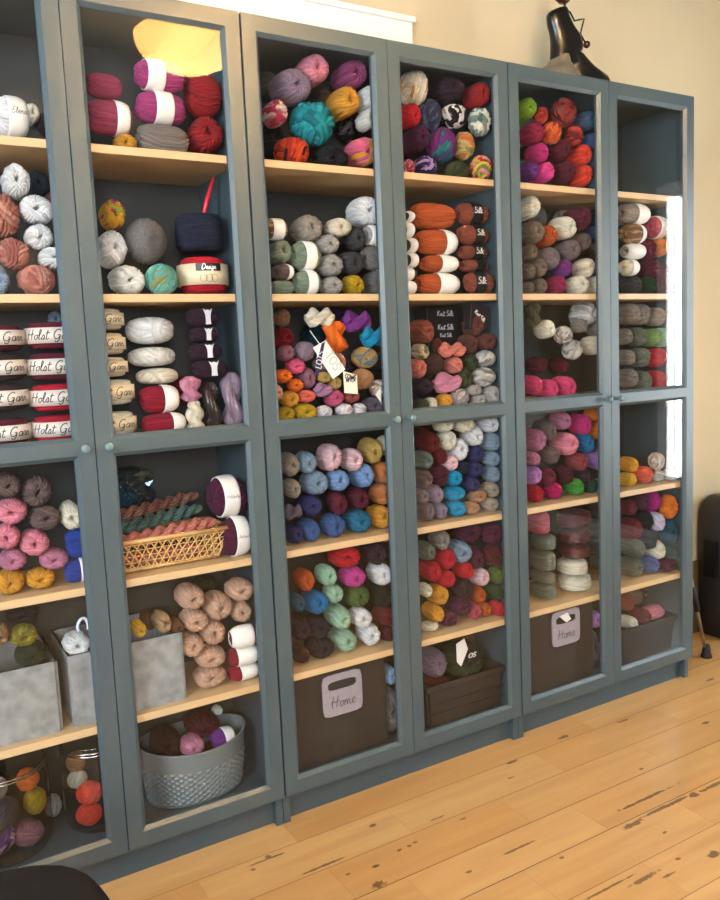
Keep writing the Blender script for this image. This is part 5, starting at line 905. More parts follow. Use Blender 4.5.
def put(k, c, x, y, z, rx, ry, rz, o, label, group=None, tilt=None):
    mk = k
    if k == 'B' and c in ('rosechunk', 'teal', 'bwchunk', 'bwstripe', 'wgstripe'): mk = 'K'
    if k == 'L': mk = 'S'
    lst = MV[mk]; i = CNT.get(mk, 0); CNT[mk] = i+1
    me = lst[i % len(lst)]
    if k == 'L': me = lst[i % 5]
    nm, cat = KINDNAME[k]
    ob = bpy.data.objects.new(nm, me); COL.objects.link(ob); ob.location = (x, y, z)
    ob.material_slots[0].link = 'OBJECT'; ob.material_slots[0].material = yarn_mat(c, shiny=(k == 'Q' or bool(o.get('wrap'))))
    tag(ob, label, cat, group)
    if k in 'SBF':
        ob.scale = (rx, ry, rz)
        q = RNG.uniform(-.12, .12)
        if k == 'S': ob.rotation_euler = (RNG.uniform(-.08, .08), 0, RNG.uniform(-.12, .05))
        else: ob.rotation_euler = (0, 0, q)
        # spin the winding about its own axis by mirroring now and then
        if RNG.random() < .5: ob.scale.z *= -1; ob.scale.x *= -1
    elif k == 'L':
        ob.rotation_euler = (0, 0, -PI/2); ob.scale = (ry, rx, rz)
        ob.rotation_euler = (0, RNG.uniform(-.05, .05), -PI/2+RNG.uniform(-.06, .1))
        lab = o.get('lab')
        if lab:
            bd = link('label_band', band_mesh(*lab), None, ob)
            if not bd.data.materials: bd.data.materials.append(PAPER)
            if o.get('dark'): bd.material_slots[0].link = 'OBJECT'; bd.material_slots[0].material = BLACKPAPER; bd['label'] = 'black paper band'
            t = o.get('t', ''); ln = 3 if o.get('lines') else 0
            if t or ln:
                st, W = strokes(t) if t else ([], 1); mid = (lab[0]+lab[1])/2; wid = (lab[1]-lab[0])*.8; kx = wid/W*(1 if t else 1); asp = rx/rz; kz = kx*asp
                if t and len(t) < 3: kx *= .5; kz *= .5
                def fm(s, tt):
                    yy = mid+s*kx; ph = max(-1.2, min(1.2, tt*(kz if t else .5)+.1)); r = prof(max(-.98, min(.98, yy)))*1.048
                    return (r*math.cos(ph), yy, r*math.sin(ph))
                me2, _ = lettering(t, fm, .045 if t else .03, ln)
                link('lettering', me2, WHITEINK if o.get('dark') else INK, bd)
        if o.get('tag'):
            # pinched silver tag, wide above and below and narrow in the middle
            bm = MB(); pts = [(-.52, .8), (-.2, .62), (0, .72), (.25, .6), (.5, .85), (.3, .2), (.26, -.25), (.3, -.8), (-.3, -.8), (-.26, -.2), (-.3, .25)]
            vs0 = [bm.b.verts.new((1.045, px*.55, pz)) for px, pz in pts]; vs1 = [bm.b.verts.new((1.07, px*.55, pz)) for px, pz in pts]
            bm.b.faces.new(vs0); bm.b.faces.new(vs1[::-1])
            for q in range(len(pts)): bm.b.faces.new((vs0[q], vs1[q], vs1[(q+1) % len(pts)], vs0[(q+1) % len(pts)]))
            bm.build('paper_tag', SILVERPAPER, ob)
    elif k in 'CPQ':
        ob.scale = (rx, ry, rz)
        az = math.atan2(x-cx, y-cy); ob.rotation_euler = (0, 0, -az*.85 if k == 'C' else 0)
        if k == 'C' and not o.get('nolabel'):
            b = MB(); h = .5; b.lathe([(.96, -h), (1.0, -h), (1.0, h), (.96, h)], n=48, closed=True); bd = b.build('paper_label', TANPAPER if c in ('tanc', 'cream', 'bred') else LABP, ob, True)
            def fm(s, tt): 
                ph = s*.42; return (1.012*math.sin(ph), -1.012*math.cos(ph), tt*.62)
            me2, _ = lettering(o['t'], fm if not o.get('strip') else (lambda s, tt: (1.022*math.sin(s*.2+.2), -1.022*math.cos(s*.2+.2), .32+tt*.26)), .045 if not o.get('strip') else .07)
            if o.get('strip'):
                sb = MB(); A = [-.3+.1*i for i in range(11)]; vs = [[sb.b.verts.new((1.015*math.sin(a), -1.015*math.cos(a), zz)) for a in A] for zz in (.14, .5)]
                for i in range(10): sb.b.faces.new((vs[0][i], vs[0][i+1], vs[1][i+1], vs[1][i]))
                sb.build('printed_strip', BLACKPAPER, bd)
                sb = MB()
                for a0 in (-.02, .2, .42): sb.tube([(1.004*math.sin(a0+.13*math.cos(q)), -1.004*math.cos(a0+.13*math.cos(q)), -.2+.18*math.sin(q)) for q in np.linspace(0, 2*PI, 20)], .008, 4)
                sb.build('printed_rings', INK, bd)
            link('lettering', me2, WHITEINK if o.get('strip') else INK, bd)
    elif k == 'H':
        if o.get('vert'): ob.scale = (rx*1.0, rz, ry); ob.rotation_euler = (PI/2, 0, 0)
        else: ob.scale = (ry, rx, rz); ob.rotation_euler = (0, RNG.uniform(-.3, .3), -PI/2)
    return ob
for (k, c, dr, lv, x, y, z, rx, ry, rz, o, label) in ITEMS:
    ORD = ['', 'first', 'second', 'third', 'fourth', 'fifth', 'sixth'][dr]; LV = ['', 'top', 'second', 'third', 'fourth', 'fifth', 'bottom'][lv]
    put(k, c, x, y, z, rx, ry, rz, o, label, 'yarn on the %s shelf behind the %s door' % (LV, ORD))
_before = set(bpy.data.objects)
# ------------------------------------------------------------------ bins, baskets, jars and other things
FELT = plain('grey_felt', '858786', .95, bump=.8, bscale=300, var=.55, vscale=35)
def openbox(name, label, cat, x0, x1, y0, y1, z0, z1, th, mat, taper=0, rim=0, rimmat=None):
    e = empty(name, ((x0+x1)/2, (y0+y1)/2, z0), label, cat); w, d, h = (x1-x0)/2, (y1-y0)/2, z1-z0
    bm = bmesh.new()
    def loop(ix, z, tp): return [bm.verts.new((sx*(w-ix-tp), sy*(d-ix-tp), z)) for sx, sy in ((-1, -1), (1, -1), (1, 1), (-1, 1))]
    a = loop(0, 0, taper); b = loop(0, h, 0); c = loop(th, h, 0); f = loop(th, th, taper)
    bm.faces.new(a[::-1]); bm.faces.new(f)
    for u, v in ((a, b), (b, c), (c, f)):
        for k in range(4): bm.faces.new((u[k], u[(k+1) % 4], v[(k+1) % 4], v[k]))
    bmesh.ops.bevel(bm, geom=[q for q in bm.edges if abs(q.verts[0].co.z-q.verts[1].co.z) > h*.5], offset=.008, segments=3, affect='EDGES')
    bmesh.ops.recalc_face_normals(bm, faces=bm.faces); me = bpy.data.meshes.new('body'); bm.to_mesh(me); bm.free(); link('body', me, mat, e)
    if rim:
        r = MB(); 
        for (a0, a1, b0, b1) in ((-w-rim, w+rim, -d-rim, -d+.004), (-w-rim, w+rim, d-.004, d+rim), (-w-rim, -w+.004, -d, d), (w-.004, w+rim, -d, d)): r.box(a0, a1, b0, b1, h-.016, h+.002, .002)
        r.build('rim', rimmat or mat, e)
    return e
openbox('felt_basket', 'grey felt basket with green and yellow skeins at the left end of the row', 'basket', .022, .29, .045, .265, .3925, .556, .006, FELT)
openbox('felt_basket', 'grey felt basket under the pinkish sand skeins, half behind second door', 'basket', .312, .578, .045, .265, .3925, .560, .006, FELT)
put('S', 'dplum', .12, .14, .50, .05, .06, .03, {}, 'dark plum skein inside the left grey felt basket')
put('S', 'navy', .255, .14, .535, .025, .05, .024, {}, 'dark navy skein at right side of left felt basket')
put('S', 'brown', .18, .14, .43, .10, .09, .03, {}, 'brown skein lying low in the left grey felt basket')
put('S', 'brown', .49, .14, .44, .08, .09, .045, {}, 'brown skein lying low in the right grey felt basket')
b = MB(); b.tube([(.36+.012*math.cos(a), .10+.004*math.sin(2*a), .606+.018*math.sin(a)) for a in np.linspace(-.6, 4.6, 18)], .0035, 6)
tag(b.build('ribbon_loop', plain('white_ribbon', 'DDE4F0', .4), None, True), 'white ribbon loop standing up from white skein in felt basket', 'ribbon')
# glass jars behind the first door
JG = glass_mat('jar_glass', (.93, .95, .95, 1))
def jar(label, x, y, r, h, group='glass jars on the bottom shelf'):
    e = empty('glass_jar', (x, y, .1015), label, 'jar', group)
    MB().lathe([(.001, .004), (r*.9, .004), (r, .02), (r, h*.78), (r*.93, h*.86), (r*.93, h*.9)], n=48).build('jar_body', JG, e, True)
    MB().lathe([(.001, .02), (r*.6, .018), (r*.97, .012), (r*.99, 0), (r*.95, -.004)], (0, 0, h*.92), n=48).build('lid', JG, e, True)
    b = MB()
    for z in (h*.87, h*.90): b.tube([(r*.97*math.cos(a), r*.97*math.sin(a), z) for a in np.linspace(0, 2*PI, 40)], .0022, 6)
    b.build('clamp_ring', plain('steel', 'C8C8C8', .2, 1), e, True)
jar('large lidded glass jar full of mixed yarn at bottom left', .165, .15, .098, .225); jar('lidded glass jar behind the stile, holding two orange balls', .373, .15, .082, .225)
put('B', 'gbeige', .14, .13, .262, .032, .03, .028, {}, 'beige yarn ball near the top of the large glass jar')
put('B', 'lorange', .215, .135, .258, .026, .026, .027, {}, 'orange yarn ball at the top right of the large glass jar')
put('B', 'navy', .145, .12, .205, .048, .045, .034, {}, 'navy yarn ball in the middle of the large glass jar')
put('B', 'mustol', .228, .15, .195, .026, .03, .032, {}, 'olive yarn ball at right side inside the large glass jar')
put('B', 'purpmul', .13, .135, .14, .05, .045, .036, {}, 'purple and white yarn ball low in the large glass jar')
put('B', 'mauve', .205, .14, .128, .036, .04, .028, {}, 'mauve yarn ball at the bottom of the large glass jar')
put('B', 'coral', .347, .13, .184, .031, .03, .0265, {}, 'upper orange-red yarn ball inside the right glass jar')
put('B', 'coral', .343, .13, .1325, .031, .03, .0265, {}, 'lower orange-red yarn ball inside the right glass jar')
put('B', 'cream', .335, .205, .19, .024, .02, .024, {}, 'cream yarn ball behind the orange balls in the right jar')
put('B', 'tan', .335, .205, .235, .024, .02, .026, {}, 'tan yarn ball high at the back of the right jar')
put('B', 'offw', .276, .22, .133, .02, .024, .028, {}, 'off-white yarn ball standing between the two glass jars')
# tall cone of navy wool on a red labelled cake, red needle
e = put('C', 'bred', .714, .118, 1.4155, .062, .062, .0495, {'t': 'Design', 'strip': 1}, 'big red wool cake with tan label under the navy roll', None)
put('C', 'navy', .712, .118, 1.517, .066, .066, .051, {'nolabel': 1}, 'big dark navy wool roll standing on the red cake')
b = MB(); b.tube([(.722, .118, 1.545), (.738, .118, 1.60), (.758, .118, 1.652)], [.0055, .0055, .0035], 10)
tag(b.build('knitting_needle', plain('red_plastic', 'D8283C', .35), None, True), 'red needle sticking out of the dark navy wool roll', 'knitting needle')
# cane basket with twisted hanks
CANE = wood_mat('cane', 'E0B878', 'C08E50', (30, 30, 30))
bx0, bx1, by0, by1, bz0, bz1 = .40, .715, .048, .205, .7215, .797
e = empty('cane_basket', ((bx0+bx1)/2, (by0+by1)/2, bz0), 'open-weave cane basket holding three twisted hanks', 'basket')
b = MB(); hx, hy, h = (bx1-bx0)/2, (by1-by0)/2, bz1-bz0; tp = .025
def wallpt(side, u, v):
    k = tp*(1-v)
    if side == 0: return (-hx+k+(2*hx-2*k)*u, -hy+k, v*h)
    if side == 1: return (hx-k, -hy+k+(2*hy-2*k)*u, v*h)
    if side == 2: return (hx-k-(2*hx-2*k)*u, hy-k, v*h)
    return (-hx+k, hy-k-(2*hy-2*k)*u, v*h)
for sd, nn in ((0, 15), (1, 8), (2, 15), (3, 8)):
    L = 2*hx if sd in (0, 2) else 2*hy; step = L/nn; dl = h/L*.6
    for i in range(-4, nn+1):
        for s in (1, -1):
            pts = []
            for q in range(7):
                v = q/6; u = (i+.5)/nn+s*(v-.5)*dl+(.0 if s > 0 else 0)
                if 0 <= u <= 1: pts.append(wallpt(sd, u, v))
            if len(pts) > 1: b.tube(pts, .0016, 5)
    for v in (.12, .3, .5, .7, .88): b.tube([wallpt(sd, u, v) for u in np.linspace(0, 1, 9)], .0012, 5)
b.build('lattice', CANE, e)
b = MB(); rim = [(-hx, -hy, h), (hx, -hy, h), (hx, hy, h), (-hx, hy, h), (-hx, -hy, h)]
for p, q in zip(rim, rim[1:]): b.tube([p, q], .0055, 8)
base = [(-hx+tp, -hy+tp, 0.004), (hx-tp, -hy+tp, 0.004), (hx-tp, hy-tp, .004), (-hx+tp, hy-tp, .004), (-hx+tp, -hy+tp, .004)]
for p, q in zip(base, base[1:]): b.tube([p, q], .0035, 8)
for sx, sy in ((-1, -1), (1, -1), (1, 1), (-1, 1)): b.tube([(sx*(hx-tp), sy*(hy-tp), .004), (sx*hx, sy*hy, h)], .0035, 8)
b.build('rim', CANE, e, True); box('base', -hx+tp, hx-tp, -hy+tp, hy-tp, .001, .004, CANE, e)
PAL['peachrope'] = ['D88A78', 'E0A070', 'C87078']; PAL['sagerope'] = ['5E7A70', '7A9088', '4E665E']; PAL['browrope'] = ['9A6A58', 'B88A70', '805048']
def ropeobj(c, p, q, r, label):
    p, q = Vector(p), Vector(q); o = bpy.data.objects.new('twisted_hank', MV['rope'][0]); COL.objects.link(o); d = q-p
    o.location = (p+q)/2; o.rotation_euler = d.to_track_quat('Y', 'Z').to_euler(); o.scale = (r, d.length/2, r)
    o.material_slots[0].link = 'OBJECT'; o.material_slots[0].material = yarn_mat(c); return tag(o, label, 'yarn', 'twisted hanks in the cane basket')
ropeobj('peachrope', (.41, .075, .79), (.69, .08, .812), .0195, 'peach and pink twisted hank at the front of the basket')
ropeobj('sagerope', (.41, .118, .812), (.672, .125, .842), .0195, 'sage green twisted hank in the middle of the basket')
ropeobj('browrope', (.41, .162, .83), (.68, .168, .868), .0185, 'brown and rose twisted hank at the back of the basket')
ropeobj('peachrope', (.44, .10, .745), (.66, .10, .745), .02, 'peach hank lying on the bottom of the cane basket')
CEL = glass_mat('cellophane', (.80, .90, .93, 1), .08, 2.5)
e = empty('cellophane_bag', (.50, .20, .85), 'clear cellophane bag with teal yarn behind the basket', 'bag')
rg = np.random.RandomState(4); d = sphere_grid(22, 14); V = d*(.72+.5*rg.rand(14, 22))[..., None]*np.array([.075, .032, .06])
me = npmesh('film', V, 22, 14); me.polygons.foreach_set('use_smooth', [False]*len(me.polygons)); film = link('film', me, CEL, e); film.location = (.01, .033, .045)
put('B', 'petrol', .50, .235, .872, .048, .025, .03, {}, 'deep teal yarn ball inside the clear cellophane bag')
# round plastic basket
PLB = plain('grey_plastic', '6E7676', .35); nu, nv = 288, 90
e = empty('round_basket', (.615, .150, .1015), 'oval grey-green plastic basket with embossed weave on bottom shelf', 'basket')
th = np.linspace(0, 2*PI, nu, endpoint=False)[None, :]; zz = np.linspace(0, 1, nv)[:, None]
wv = np.clip(.5+1.2*np.sin(th*36+PI*(np.floor(zz*20) % 2)), 0, 1)*np.abs(np.sin(zz*PI*20))**.5*(zz < .65)*(zz > .04)
R = 1+.0*th; rx = (.122+.018*zz)+.004*wv; ry = (.088+.014*zz)+.004*wv; hgt = .138*zz+.012*np.cos(th)**2*zz*np.ones_like(th)
Vo = np.stack([rx*np.cos(th), ry*np.sin(th), hgt], -1); Vi = np.stack([(rx[:, :]*0+(.118+.018*zz))*np.cos(th), ((.084+.014*zz))*np.sin(th)+0*rx, hgt], -1)[::-1]
V = np.concatenate([Vo, Vi]); me = npmesh('body', V, nu, 2*nv); link('body', me, PLB, e)
b = MB(); b.tube([(.1395*math.cos(a), .1015*math.sin(a), .138+.012*math.cos(a)**2) for a in np.linspace(0, 2*PI, 72)], .0028, 6); b.build('rim', PLB, e, True)
put('S', 'dbrown', .545, .155, .247, .038, .05, .038, {}, 'dark brown skein at left in the oval plastic basket')
put('S', 'lpink', .60, .115, .238, .030, .04, .022, {}, 'pale rose skein in the oval plastic basket')
put('S', 'maroon', .65, .175, .258, .042, .05, .03, {}, 'maroon skein at the back of the oval plastic basket')
put('L', 'purple', .688, .125, .222, .036, .03, .03, {'lab': (-.1, .7)}, 'purple skein with white tag in the oval plastic basket')
put('S', 'offw', .70, .19, .275, .014, .02, .012, {}, 'small off-white ball above the purple skein in oval basket')
for i, xx in enumerate((.55, .615, .68)): put('S', 'brown', xx, .15, .155, .034, .06, .045, {}, 'brown skein deep in the oval basket, %s of three' % ['leftmost', 'middle', 'rightmost'][i])
# fabric bins with a felt handle tag
BIN = plain('brown_fabric', '2A221B', .9, bump=.5, bscale=250, var=.15, vscale=60); TAGM = plain('tag_felt', '968C92', .95, bump=.5, bscale=300, var=.15, vscale=60)
def homebin(x0, x1, zt, label, tx0, tx1, tz0, tz1, rot=0):
    e = openbox('storage_bin', label, 'storage bin', x0, x1, .05, .27, .1015, zt, .005, BIN)
    ox, oy = e.location.x, e.location.y; fy = .05-oy
    bm = bmesh.new(); n = 32; cxx, czz = (tx0+tx1)/2, (tz0+tz1)/2; hw, hh = (tx1-tx0)/2, (tz1-tz0)/2
    def sup(a, rx, rz, cx_, cz_, p):
        c, s = math.cos(a), math.sin(a); r = 1/((abs(c))**p+(abs(s))**p)**(1/p); return (cx_+rx*c*r, cz_+rz*s*r)
    loops = []
    for y in (fy-.006, fy-.002):
        O = [bm.verts.new((q[0]-ox, y, q[1]-.1015)) for q in (sup(2*PI*k/n, hw, hh, cxx, czz, 9) for k in range(n))]
        I = [bm.verts.new((q[0]-ox, y, q[1]-.1015)) for q in (sup(2*PI*k/n, hw*.72, hh*.22, cxx, czz+hh*.45, 4) for k in range(n))]
        loops.append((O, I))
        for k in range(n): bm.faces.new((O[k], O[(k+1) % n], I[(k+1) % n], I[k]))
    for j in (0, 1):
        for k in range(n): bm.faces.new((loops[0][j][k], loops[0][j][(k+1) % n], loops[1][j][(k+1) % n], loops[1][j][k]))
    bmesh.ops.recalc_face_normals(bm, faces=bm.faces); me = bpy.data.meshes.new('handle_tag'); bm.to_mesh(me); bm.free(); tg = link('handle_tag', me, TAGM, e)
    kk = hw*1.25/strokes('Home')[1]
    me2, _ = lettering('Home', lambda s, t: (cxx-ox+s*kk, fy-.0066, czz-.1015-hh*.38+t*kk), .035, slant=.1); link('lettering', me2, INK, tg)
homebin(.852, 1.15, .365, 'dark brown fabric bin with grey handle tag, behind the third door', .944, 1.066, .235, .351)
homebin(1.66, 1.965, .362, 'dark brown fabric bin with grey handle tag, behind the fifth door', 1.772, 1.893, .243, .358)
put('S', 'paleb', 1.172, .09, .30, .018, .04, .026, {}, 'pale blue-white skein at right beside bin behind third door').location = (1.178, .09, .29)
put('S', 'mgrey', 1.185, .12, .18, .026, .06, .07, {}, 'mid grey skein standing beside bin behind third door')
put('S', 'lilac', 1.995, .09, .285, .02, .04, .03, {}, 'lilac skein at right beside bin behind fifth door')
put('S', 'pgrey', 1.998, .12, .18, .026, .06, .07, {}, 'purple grey skein standing beside bin behind fifth door')
b = MB(); b.poly([(1.80, .343), (1.835, .349), (1.85, .325), (1.83, .318), (1.815, .330)], .040, .0415)
tag(b.build('paper_scrap', PAPER), 'torn white paper scrap showing through handle of right bin', 'paper')
# plastic crates
CR = plain('brown_plastic', '2A2420', .6, var=.05); CRB = plain('black_plastic', '0C0D10', .75, var=.05)
e = openbox('plastic_crate', 'brown plastic crate with a rim, behind the fourth door', 'crate', 1.285, 1.574, .05, .26, .1015, .231, .004, CR, .01, .004)
b = MB()
for z in (.04, .07): b.box(-.135, .135, -.107, -.103, z, z+.004)
b.build('moulded_rib', CR, e)
e = openbox('plastic_crate', 'black plastic crate with a rim, behind the sixth door', 'crate', 2.085, 2.374, .05, .26, .1015, .228, .004, CRB, .01, .004)
big = put('S', 'dkolive', 1.478, .135, .252, .062, .06, .058, {}, 'big dark olive ball with black label in the brown crate')
b = MB(); b.box(-.35, .42, -1.02, -.93, -.72, -.08, .02); lb = b.build('black_label', BLACKPAPER, big)
me2, _ = lettering('ACo', lambda s, t: (s*.3+.05, -1.025, -.52+t*.2), .07) if False else lettering('SO', lambda s, t: (s*.34+.05, -1.03, -.50+t*.22), .09); link('lettering', me2, WHITEINK, lb)
b = MB(); b.poly([(1.405, .335), (1.435, .345), (1.447, .31), (1.42, .262), (1.405, .28)], .062, .0635)
tag(b.build('white_tag', PAPER), 'white paper tag hanging down left of the big dark ball', 'tag')
put('S', 'gmauve', 1.362, .135, .27, .036, .06, .045, {}, 'grey mauve skein at left in the brown crate')
put('S', 'dred', 1.37, .12, .20, .04, .06, .026, {}, 'dark red skein low at left in the brown crate')
put('S', 'brown', 1.535, .2, .27, .035, .04, .04, {}, 'brown skein at the back right of the brown crate')
put('S', 'black', 1.45, .145, .15, .10, .08, .04, {}, 'black skein lying at the bottom of the brown crate')
put('L', 'pink', 2.325, .115, .232, .046, .035, .026, {}, 'light pink skein lying on top of the black crate')
put('S', 'dkrose', 2.255, .115, .235, .030, .05, .028, {}, 'dark rose skein at the front of the black crate')
lt = put('L', 'taupe', 2.30, .18, .285, .055, .04, .036, {'lab': (.1, .7), 'dark': 1, 't': 'TO'}, 'taupe skein with black band on top of black crate')
put('S', 'brownrose', 2.235, .17, .275, .032, .05, .03, {}, 'brown rose skein at the back left of black crate')
put('S', 'ivory', 2.19, .11, .225, .026, .04, .024, {}, 'ivory skein peeking over the left of black crate')
put('S', 'black', 2.24, .15, .16, .12, .07, .04, {}, 'black skein lying at the bottom of the black crate')
# swing tags among the hanks behind the third door
def swing(name, label, pts, y, mat, text, tc, size, ang, ink=INK, string=None, wd=.05):
    e = empty(name, (pts[0][0], y, pts[0][1]), label, 'tag', 'paper swing tags'); ox, oz = pts[0]
    MB().poly([(a-ox, c-oz) for a, c in pts], -.0004, .0004).build('card', mat, e)
    if text:
        k = size/strokes(text)[1]; ca, sa = math.cos(ang), math.sin(ang)
        me2, _ = lettering(text, lambda s, t: (tc[0]-ox+(s*ca-t*sa)*k, -.0009, tc[1]-oz+(s*sa+t*ca)*k), wd, slant=0); link('lettering', me2, ink, e)
    if string:
        b = MB(); b.tube([(a-ox, .0008, c-oz) for a, c in string], .0011, 5); b.build('string', PAPER, e)
swing('swing_tag', 'big white swing tag tilted across the hanks, third shelf behind third door', [(.96, 1.229), (.998, 1.246), (1.052, 1.17), (1.014, 1.146)], .030, PAPER, 'TOS', (1.015, 1.192), .052, -.98, plain('grey_ink', '8A8A8A'), [(.982, 1.235), (.962, 1.262), (.955, 1.272)], .035)
swing('swing_tag', 'narrow dark purple swing tag beside the big white one', [(.985, 1.238), (.995, 1.243), (.971, 1.157), (.96, 1.162)], .028, plain('purple_card', '2E2048', .5), 'LOTS', (.978, 1.198), .045, 1.3, WHITEINK)
swing('swing_tag', 'small cream swing tag with black hand lettering', [(1.045, 1.166), (1.085, 1.153), (1.086, 1.104), (1.046, 1.109)], .030, plain('cream_card', 'E8DCC4', .6), 'COWS', (1.066, 1.149), .034, -.2, INK, None, .12)
me2, _ = lettering('WYLR', lambda s, t: (1.067-1.045+s*.0100, -.0009, 1.141-1.166+t*.0105), .12, slant=0); link('lettering', me2, INK, bpy.data.objects['swing_tag.002'])
swing('swing_tag', 'white swing tag at lower right corner behind third door', [(1.143, 1.098), (1.160, 1.118), (1.160, 1.075)], .034, PAPER, '', (0, 0), .03, 0)
# black yarn boxes behind the fourth door
BB = plain('black_card', '241A1E', .5)
def yarnbox(x0, x1, z0, z1, texts, label, rz=0):
    e = empty('yarn_box', ((x0+x1)/2, .215, z0), label, 'box', 'black yarn boxes'); 
    box('carton', -(x1-x0)/2, (x1-x0)/2, -.012, .055, 0, z1-z0, BB, e, .003)
    for (t, zc, sz, a) in texts:
        k = sz/strokes(t)[1]; ca, sa = math.cos(a), math.sin(a)
        me2, _ = lettering(t, lambda s, tt: ((s*ca-tt*sa)*k, -.0126, zc-z0+(s*sa+tt*ca)*k), .085, slant=.1); link('lettering', me2, WHITEINK, e)
yarnbox(1.44, 1.576, 1.0405, 1.338, [('Knit Silk', 1.318, .062, 0), ('Knit Silk', 1.277, .06, 0), ('Knit Silk', 1.253, .045, 0)], 'tall black yarn box with white lettering behind the rose brown skeins')
e = empty('yarn_packet', (1.522, .075, 1.262), 'small black yarn packet with slanting white lettering at right behind fourth door', 'packet'); e.rotation_euler = (0, .12, 0)
box('carton', -.034, .034, -.014, .014, 0, .072, BB, e, .002)
me2, _ = lettering('Knit Silk', lambda s, t: ((s*.83+t*.55)*.0115, -.0145, .040+(-s*.55+t*.83)*.0115), .1, slant=.1); link('lettering', me2, WHITEINK, e)

# set everything of this section down on its shelf
def floor_shift(z):
    for old, new in ((1.3650, 1.3555), (1.04, 1.033), (.718, .7135), (.392, .3895), (.0, .1005-.101)):
        if z >= old-.004: return (new-old) if old else new
for o in set(bpy.data.objects)-_before:
    if o.parent: continue
    z = o.location.z+(min(c[2] for c in o.bound_box) if o.type == 'MESH' and o.location.z == 0 else 0)
    o.location.z += floor_shift(z)
# ------------------------------------------------------------------ ceiling lamp
BOWL, t, P = newmat('lamp_bowl'); t.n.remove(P)
tl = t.add('ShaderNodeBsdfTranslucent'); tl.inputs[0].default_value = (.95, .66, .32, 1); em = t.add('ShaderNodeEmission'); em.inputs[0].default_value = (1, .42, .09, 1); em.inputs[1].default_value = 3.0
ad = t.add('ShaderNodeAddShader'); t.l.new(tl.outputs[0], ad.inputs[0]); t.l.new(em.outputs[0], ad.inputs[1]); t.l.new(ad.outputs[0], t.n['Material Output'].inputs[0])
lamp = empty('ceiling_lamp', (LP[0], LP[1], ZC), 'glowing amber glass bowl lamp hanging from the ceiling', 'lamp')
R = .205
MB().lathe([(.001, -.285), (.05, -.282), (.10, -.271), (.145, -.250), (.178, -.222), (.197, -.19), (.205, -.155)], n=64).build('glass_bowl', BOWL, lamp, True)
BR = plain('dark_bronze', '3A2E24', .35, .8)
MB().lathe([(.001, 0), (.06, 0), (.055, -.03), (.012, -.045), (.008, -.17), (.001, -.17)], n=32).build('ceiling_rose', BR, lamp, True)
b = MB()
for k in range(3):
    a = 2*PI*k/3; b.tube([(0, 0, -.15), (.205*math.cos(a), .205*math.sin(a), -.157)], .004, 8)
b.build('arm', BR, lamp, True)
# ------------------------------------------------------------------ black stool in the near left corner
BF = plain('black_cloth', '111113', .95, bump=.3, bscale=400, var=.05, Specular_IOR_Level=.15)
st = empty('office_stool', (-.03, -.79, 0), 'black padded stool seat in front of the first door, bottom left corner', 'stool')
bm = bmesh.new(); n = 72; prs = [(0, .40, .0), (.215, .40, 0), (.238, .408, 0), (.250, .425, 0), (.252, .445, 0), (.245, .46, 0), (.228, .470, 0), (.18, .476, 0), (.10, .478, 0)]
rings = []
for r, z, _ in prs[1:]:
    ring = []
    for k in range(n):
        a = 2*PI*k/n; c, s_ = math.cos(a), math.sin(a); q = 1/((abs(c))**3.6+abs(s_)**3.6)**(1/3.6); ring.append(bm.verts.new((r*c*q, r*s_*q, z)))
    rings.append(ring)
for a, c in zip(rings, rings[1:]):
    for k in range(n): bm.faces.new((a[k], a[(k+1) % n], c[(k+1) % n], c[k]))
bm.faces.new(rings[0][::-1]); bm.faces.new(rings[-1]); me = bpy.data.meshes.new('seat'); bm.to_mesh(me); bm.free()
for p in me.polygons: p.use_smooth = True
link('seat', me, BF, st)
BLM = plain('black_metal', '1A1A1C', .35, .6)
MB().tube([(0, 0, .10), (0, 0, .26), (0, 0, .401)], [.028, .028, .02], 20).build('pole', BLM, st, True)
for k in range(5):
    a = 2*PI*k/5+.3; c, s_ = math.cos(a), math.sin(a)
    l = MB().tube([(.0, .0, .105), (.12*c, .12*s_, .09), (.24*c, .24*s_, .066)], [.022, .018, .013], 10).build('leg', BLM, st, True)
    MB().lathe([(0, -.012), (.024, -.012), (.027, -.005), (.027, .005), (.024, .012), (0, .012)], n=20).build('caster', BLM, l, True)
    cs = l.children[0]; cs.location = (.24*c, .24*s_, .0275); cs.rotation_euler = (PI/2, 0, a)
    MB().tube([(.24*c, .24*s_, .066), (.24*c, .24*s_, .03)], .005, 8).build('caster_stem', BLM, l, True)
# ------------------------------------------------------------------ black case and walking stick at right
bag = empty('black_case', (3.0, .22, 0), 'tall black padded case with rounded top against the back wall', 'bag')
bm = bmesh.new(); prof_ = []
def caseout(w, h, n=14):
    pts = [(-w, .01), (w, .01)]
    for i in range(n+1): a = PI/2*i/n; pts.append((w-.07+.07*math.cos(a), h-.07+.07*math.sin(a)))
    for i in range(n+1): a = PI/2+PI/2*i/n; pts.append((-w+.07+.07*math.cos(a), h-.07+.07*math.sin(a)))
    return pts
lay = []
for y, ins in ((-.072, .03), (-.066, .012), (-.05, 0), (.05, 0), (.066, .012), (.072, .03)):
    pts = caseout(.20-ins, .572-ins); lay.append([bm.verts.new((px, y, max(pz, 0.001))) for px, pz in pts])
for a, c in zip(lay, lay[1:]):
    for k in range(len(a)): bm.faces.new((a[k], a[(k+1) % len(a)], c[(k+1) % len(c)], c[k]))
bm.faces.new(lay[0][::-1]); bm.faces.new(lay[-1]); bmesh.ops.recalc_face_normals(bm, faces=bm.faces); me = bpy.data.meshes.new('body'); bm.to_mesh(me); bm.free()
for p in me.polygons: p.use_smooth = True
link('body', me, plain('black_nylon', '1B1B1F', .6, bump=.3, bscale=200), bag)
MB().box(-.15, .16, -.105, -.07, .03, .33, .015).build('pocket', plain('black_nylon', '1B1B1F'), bag, True)
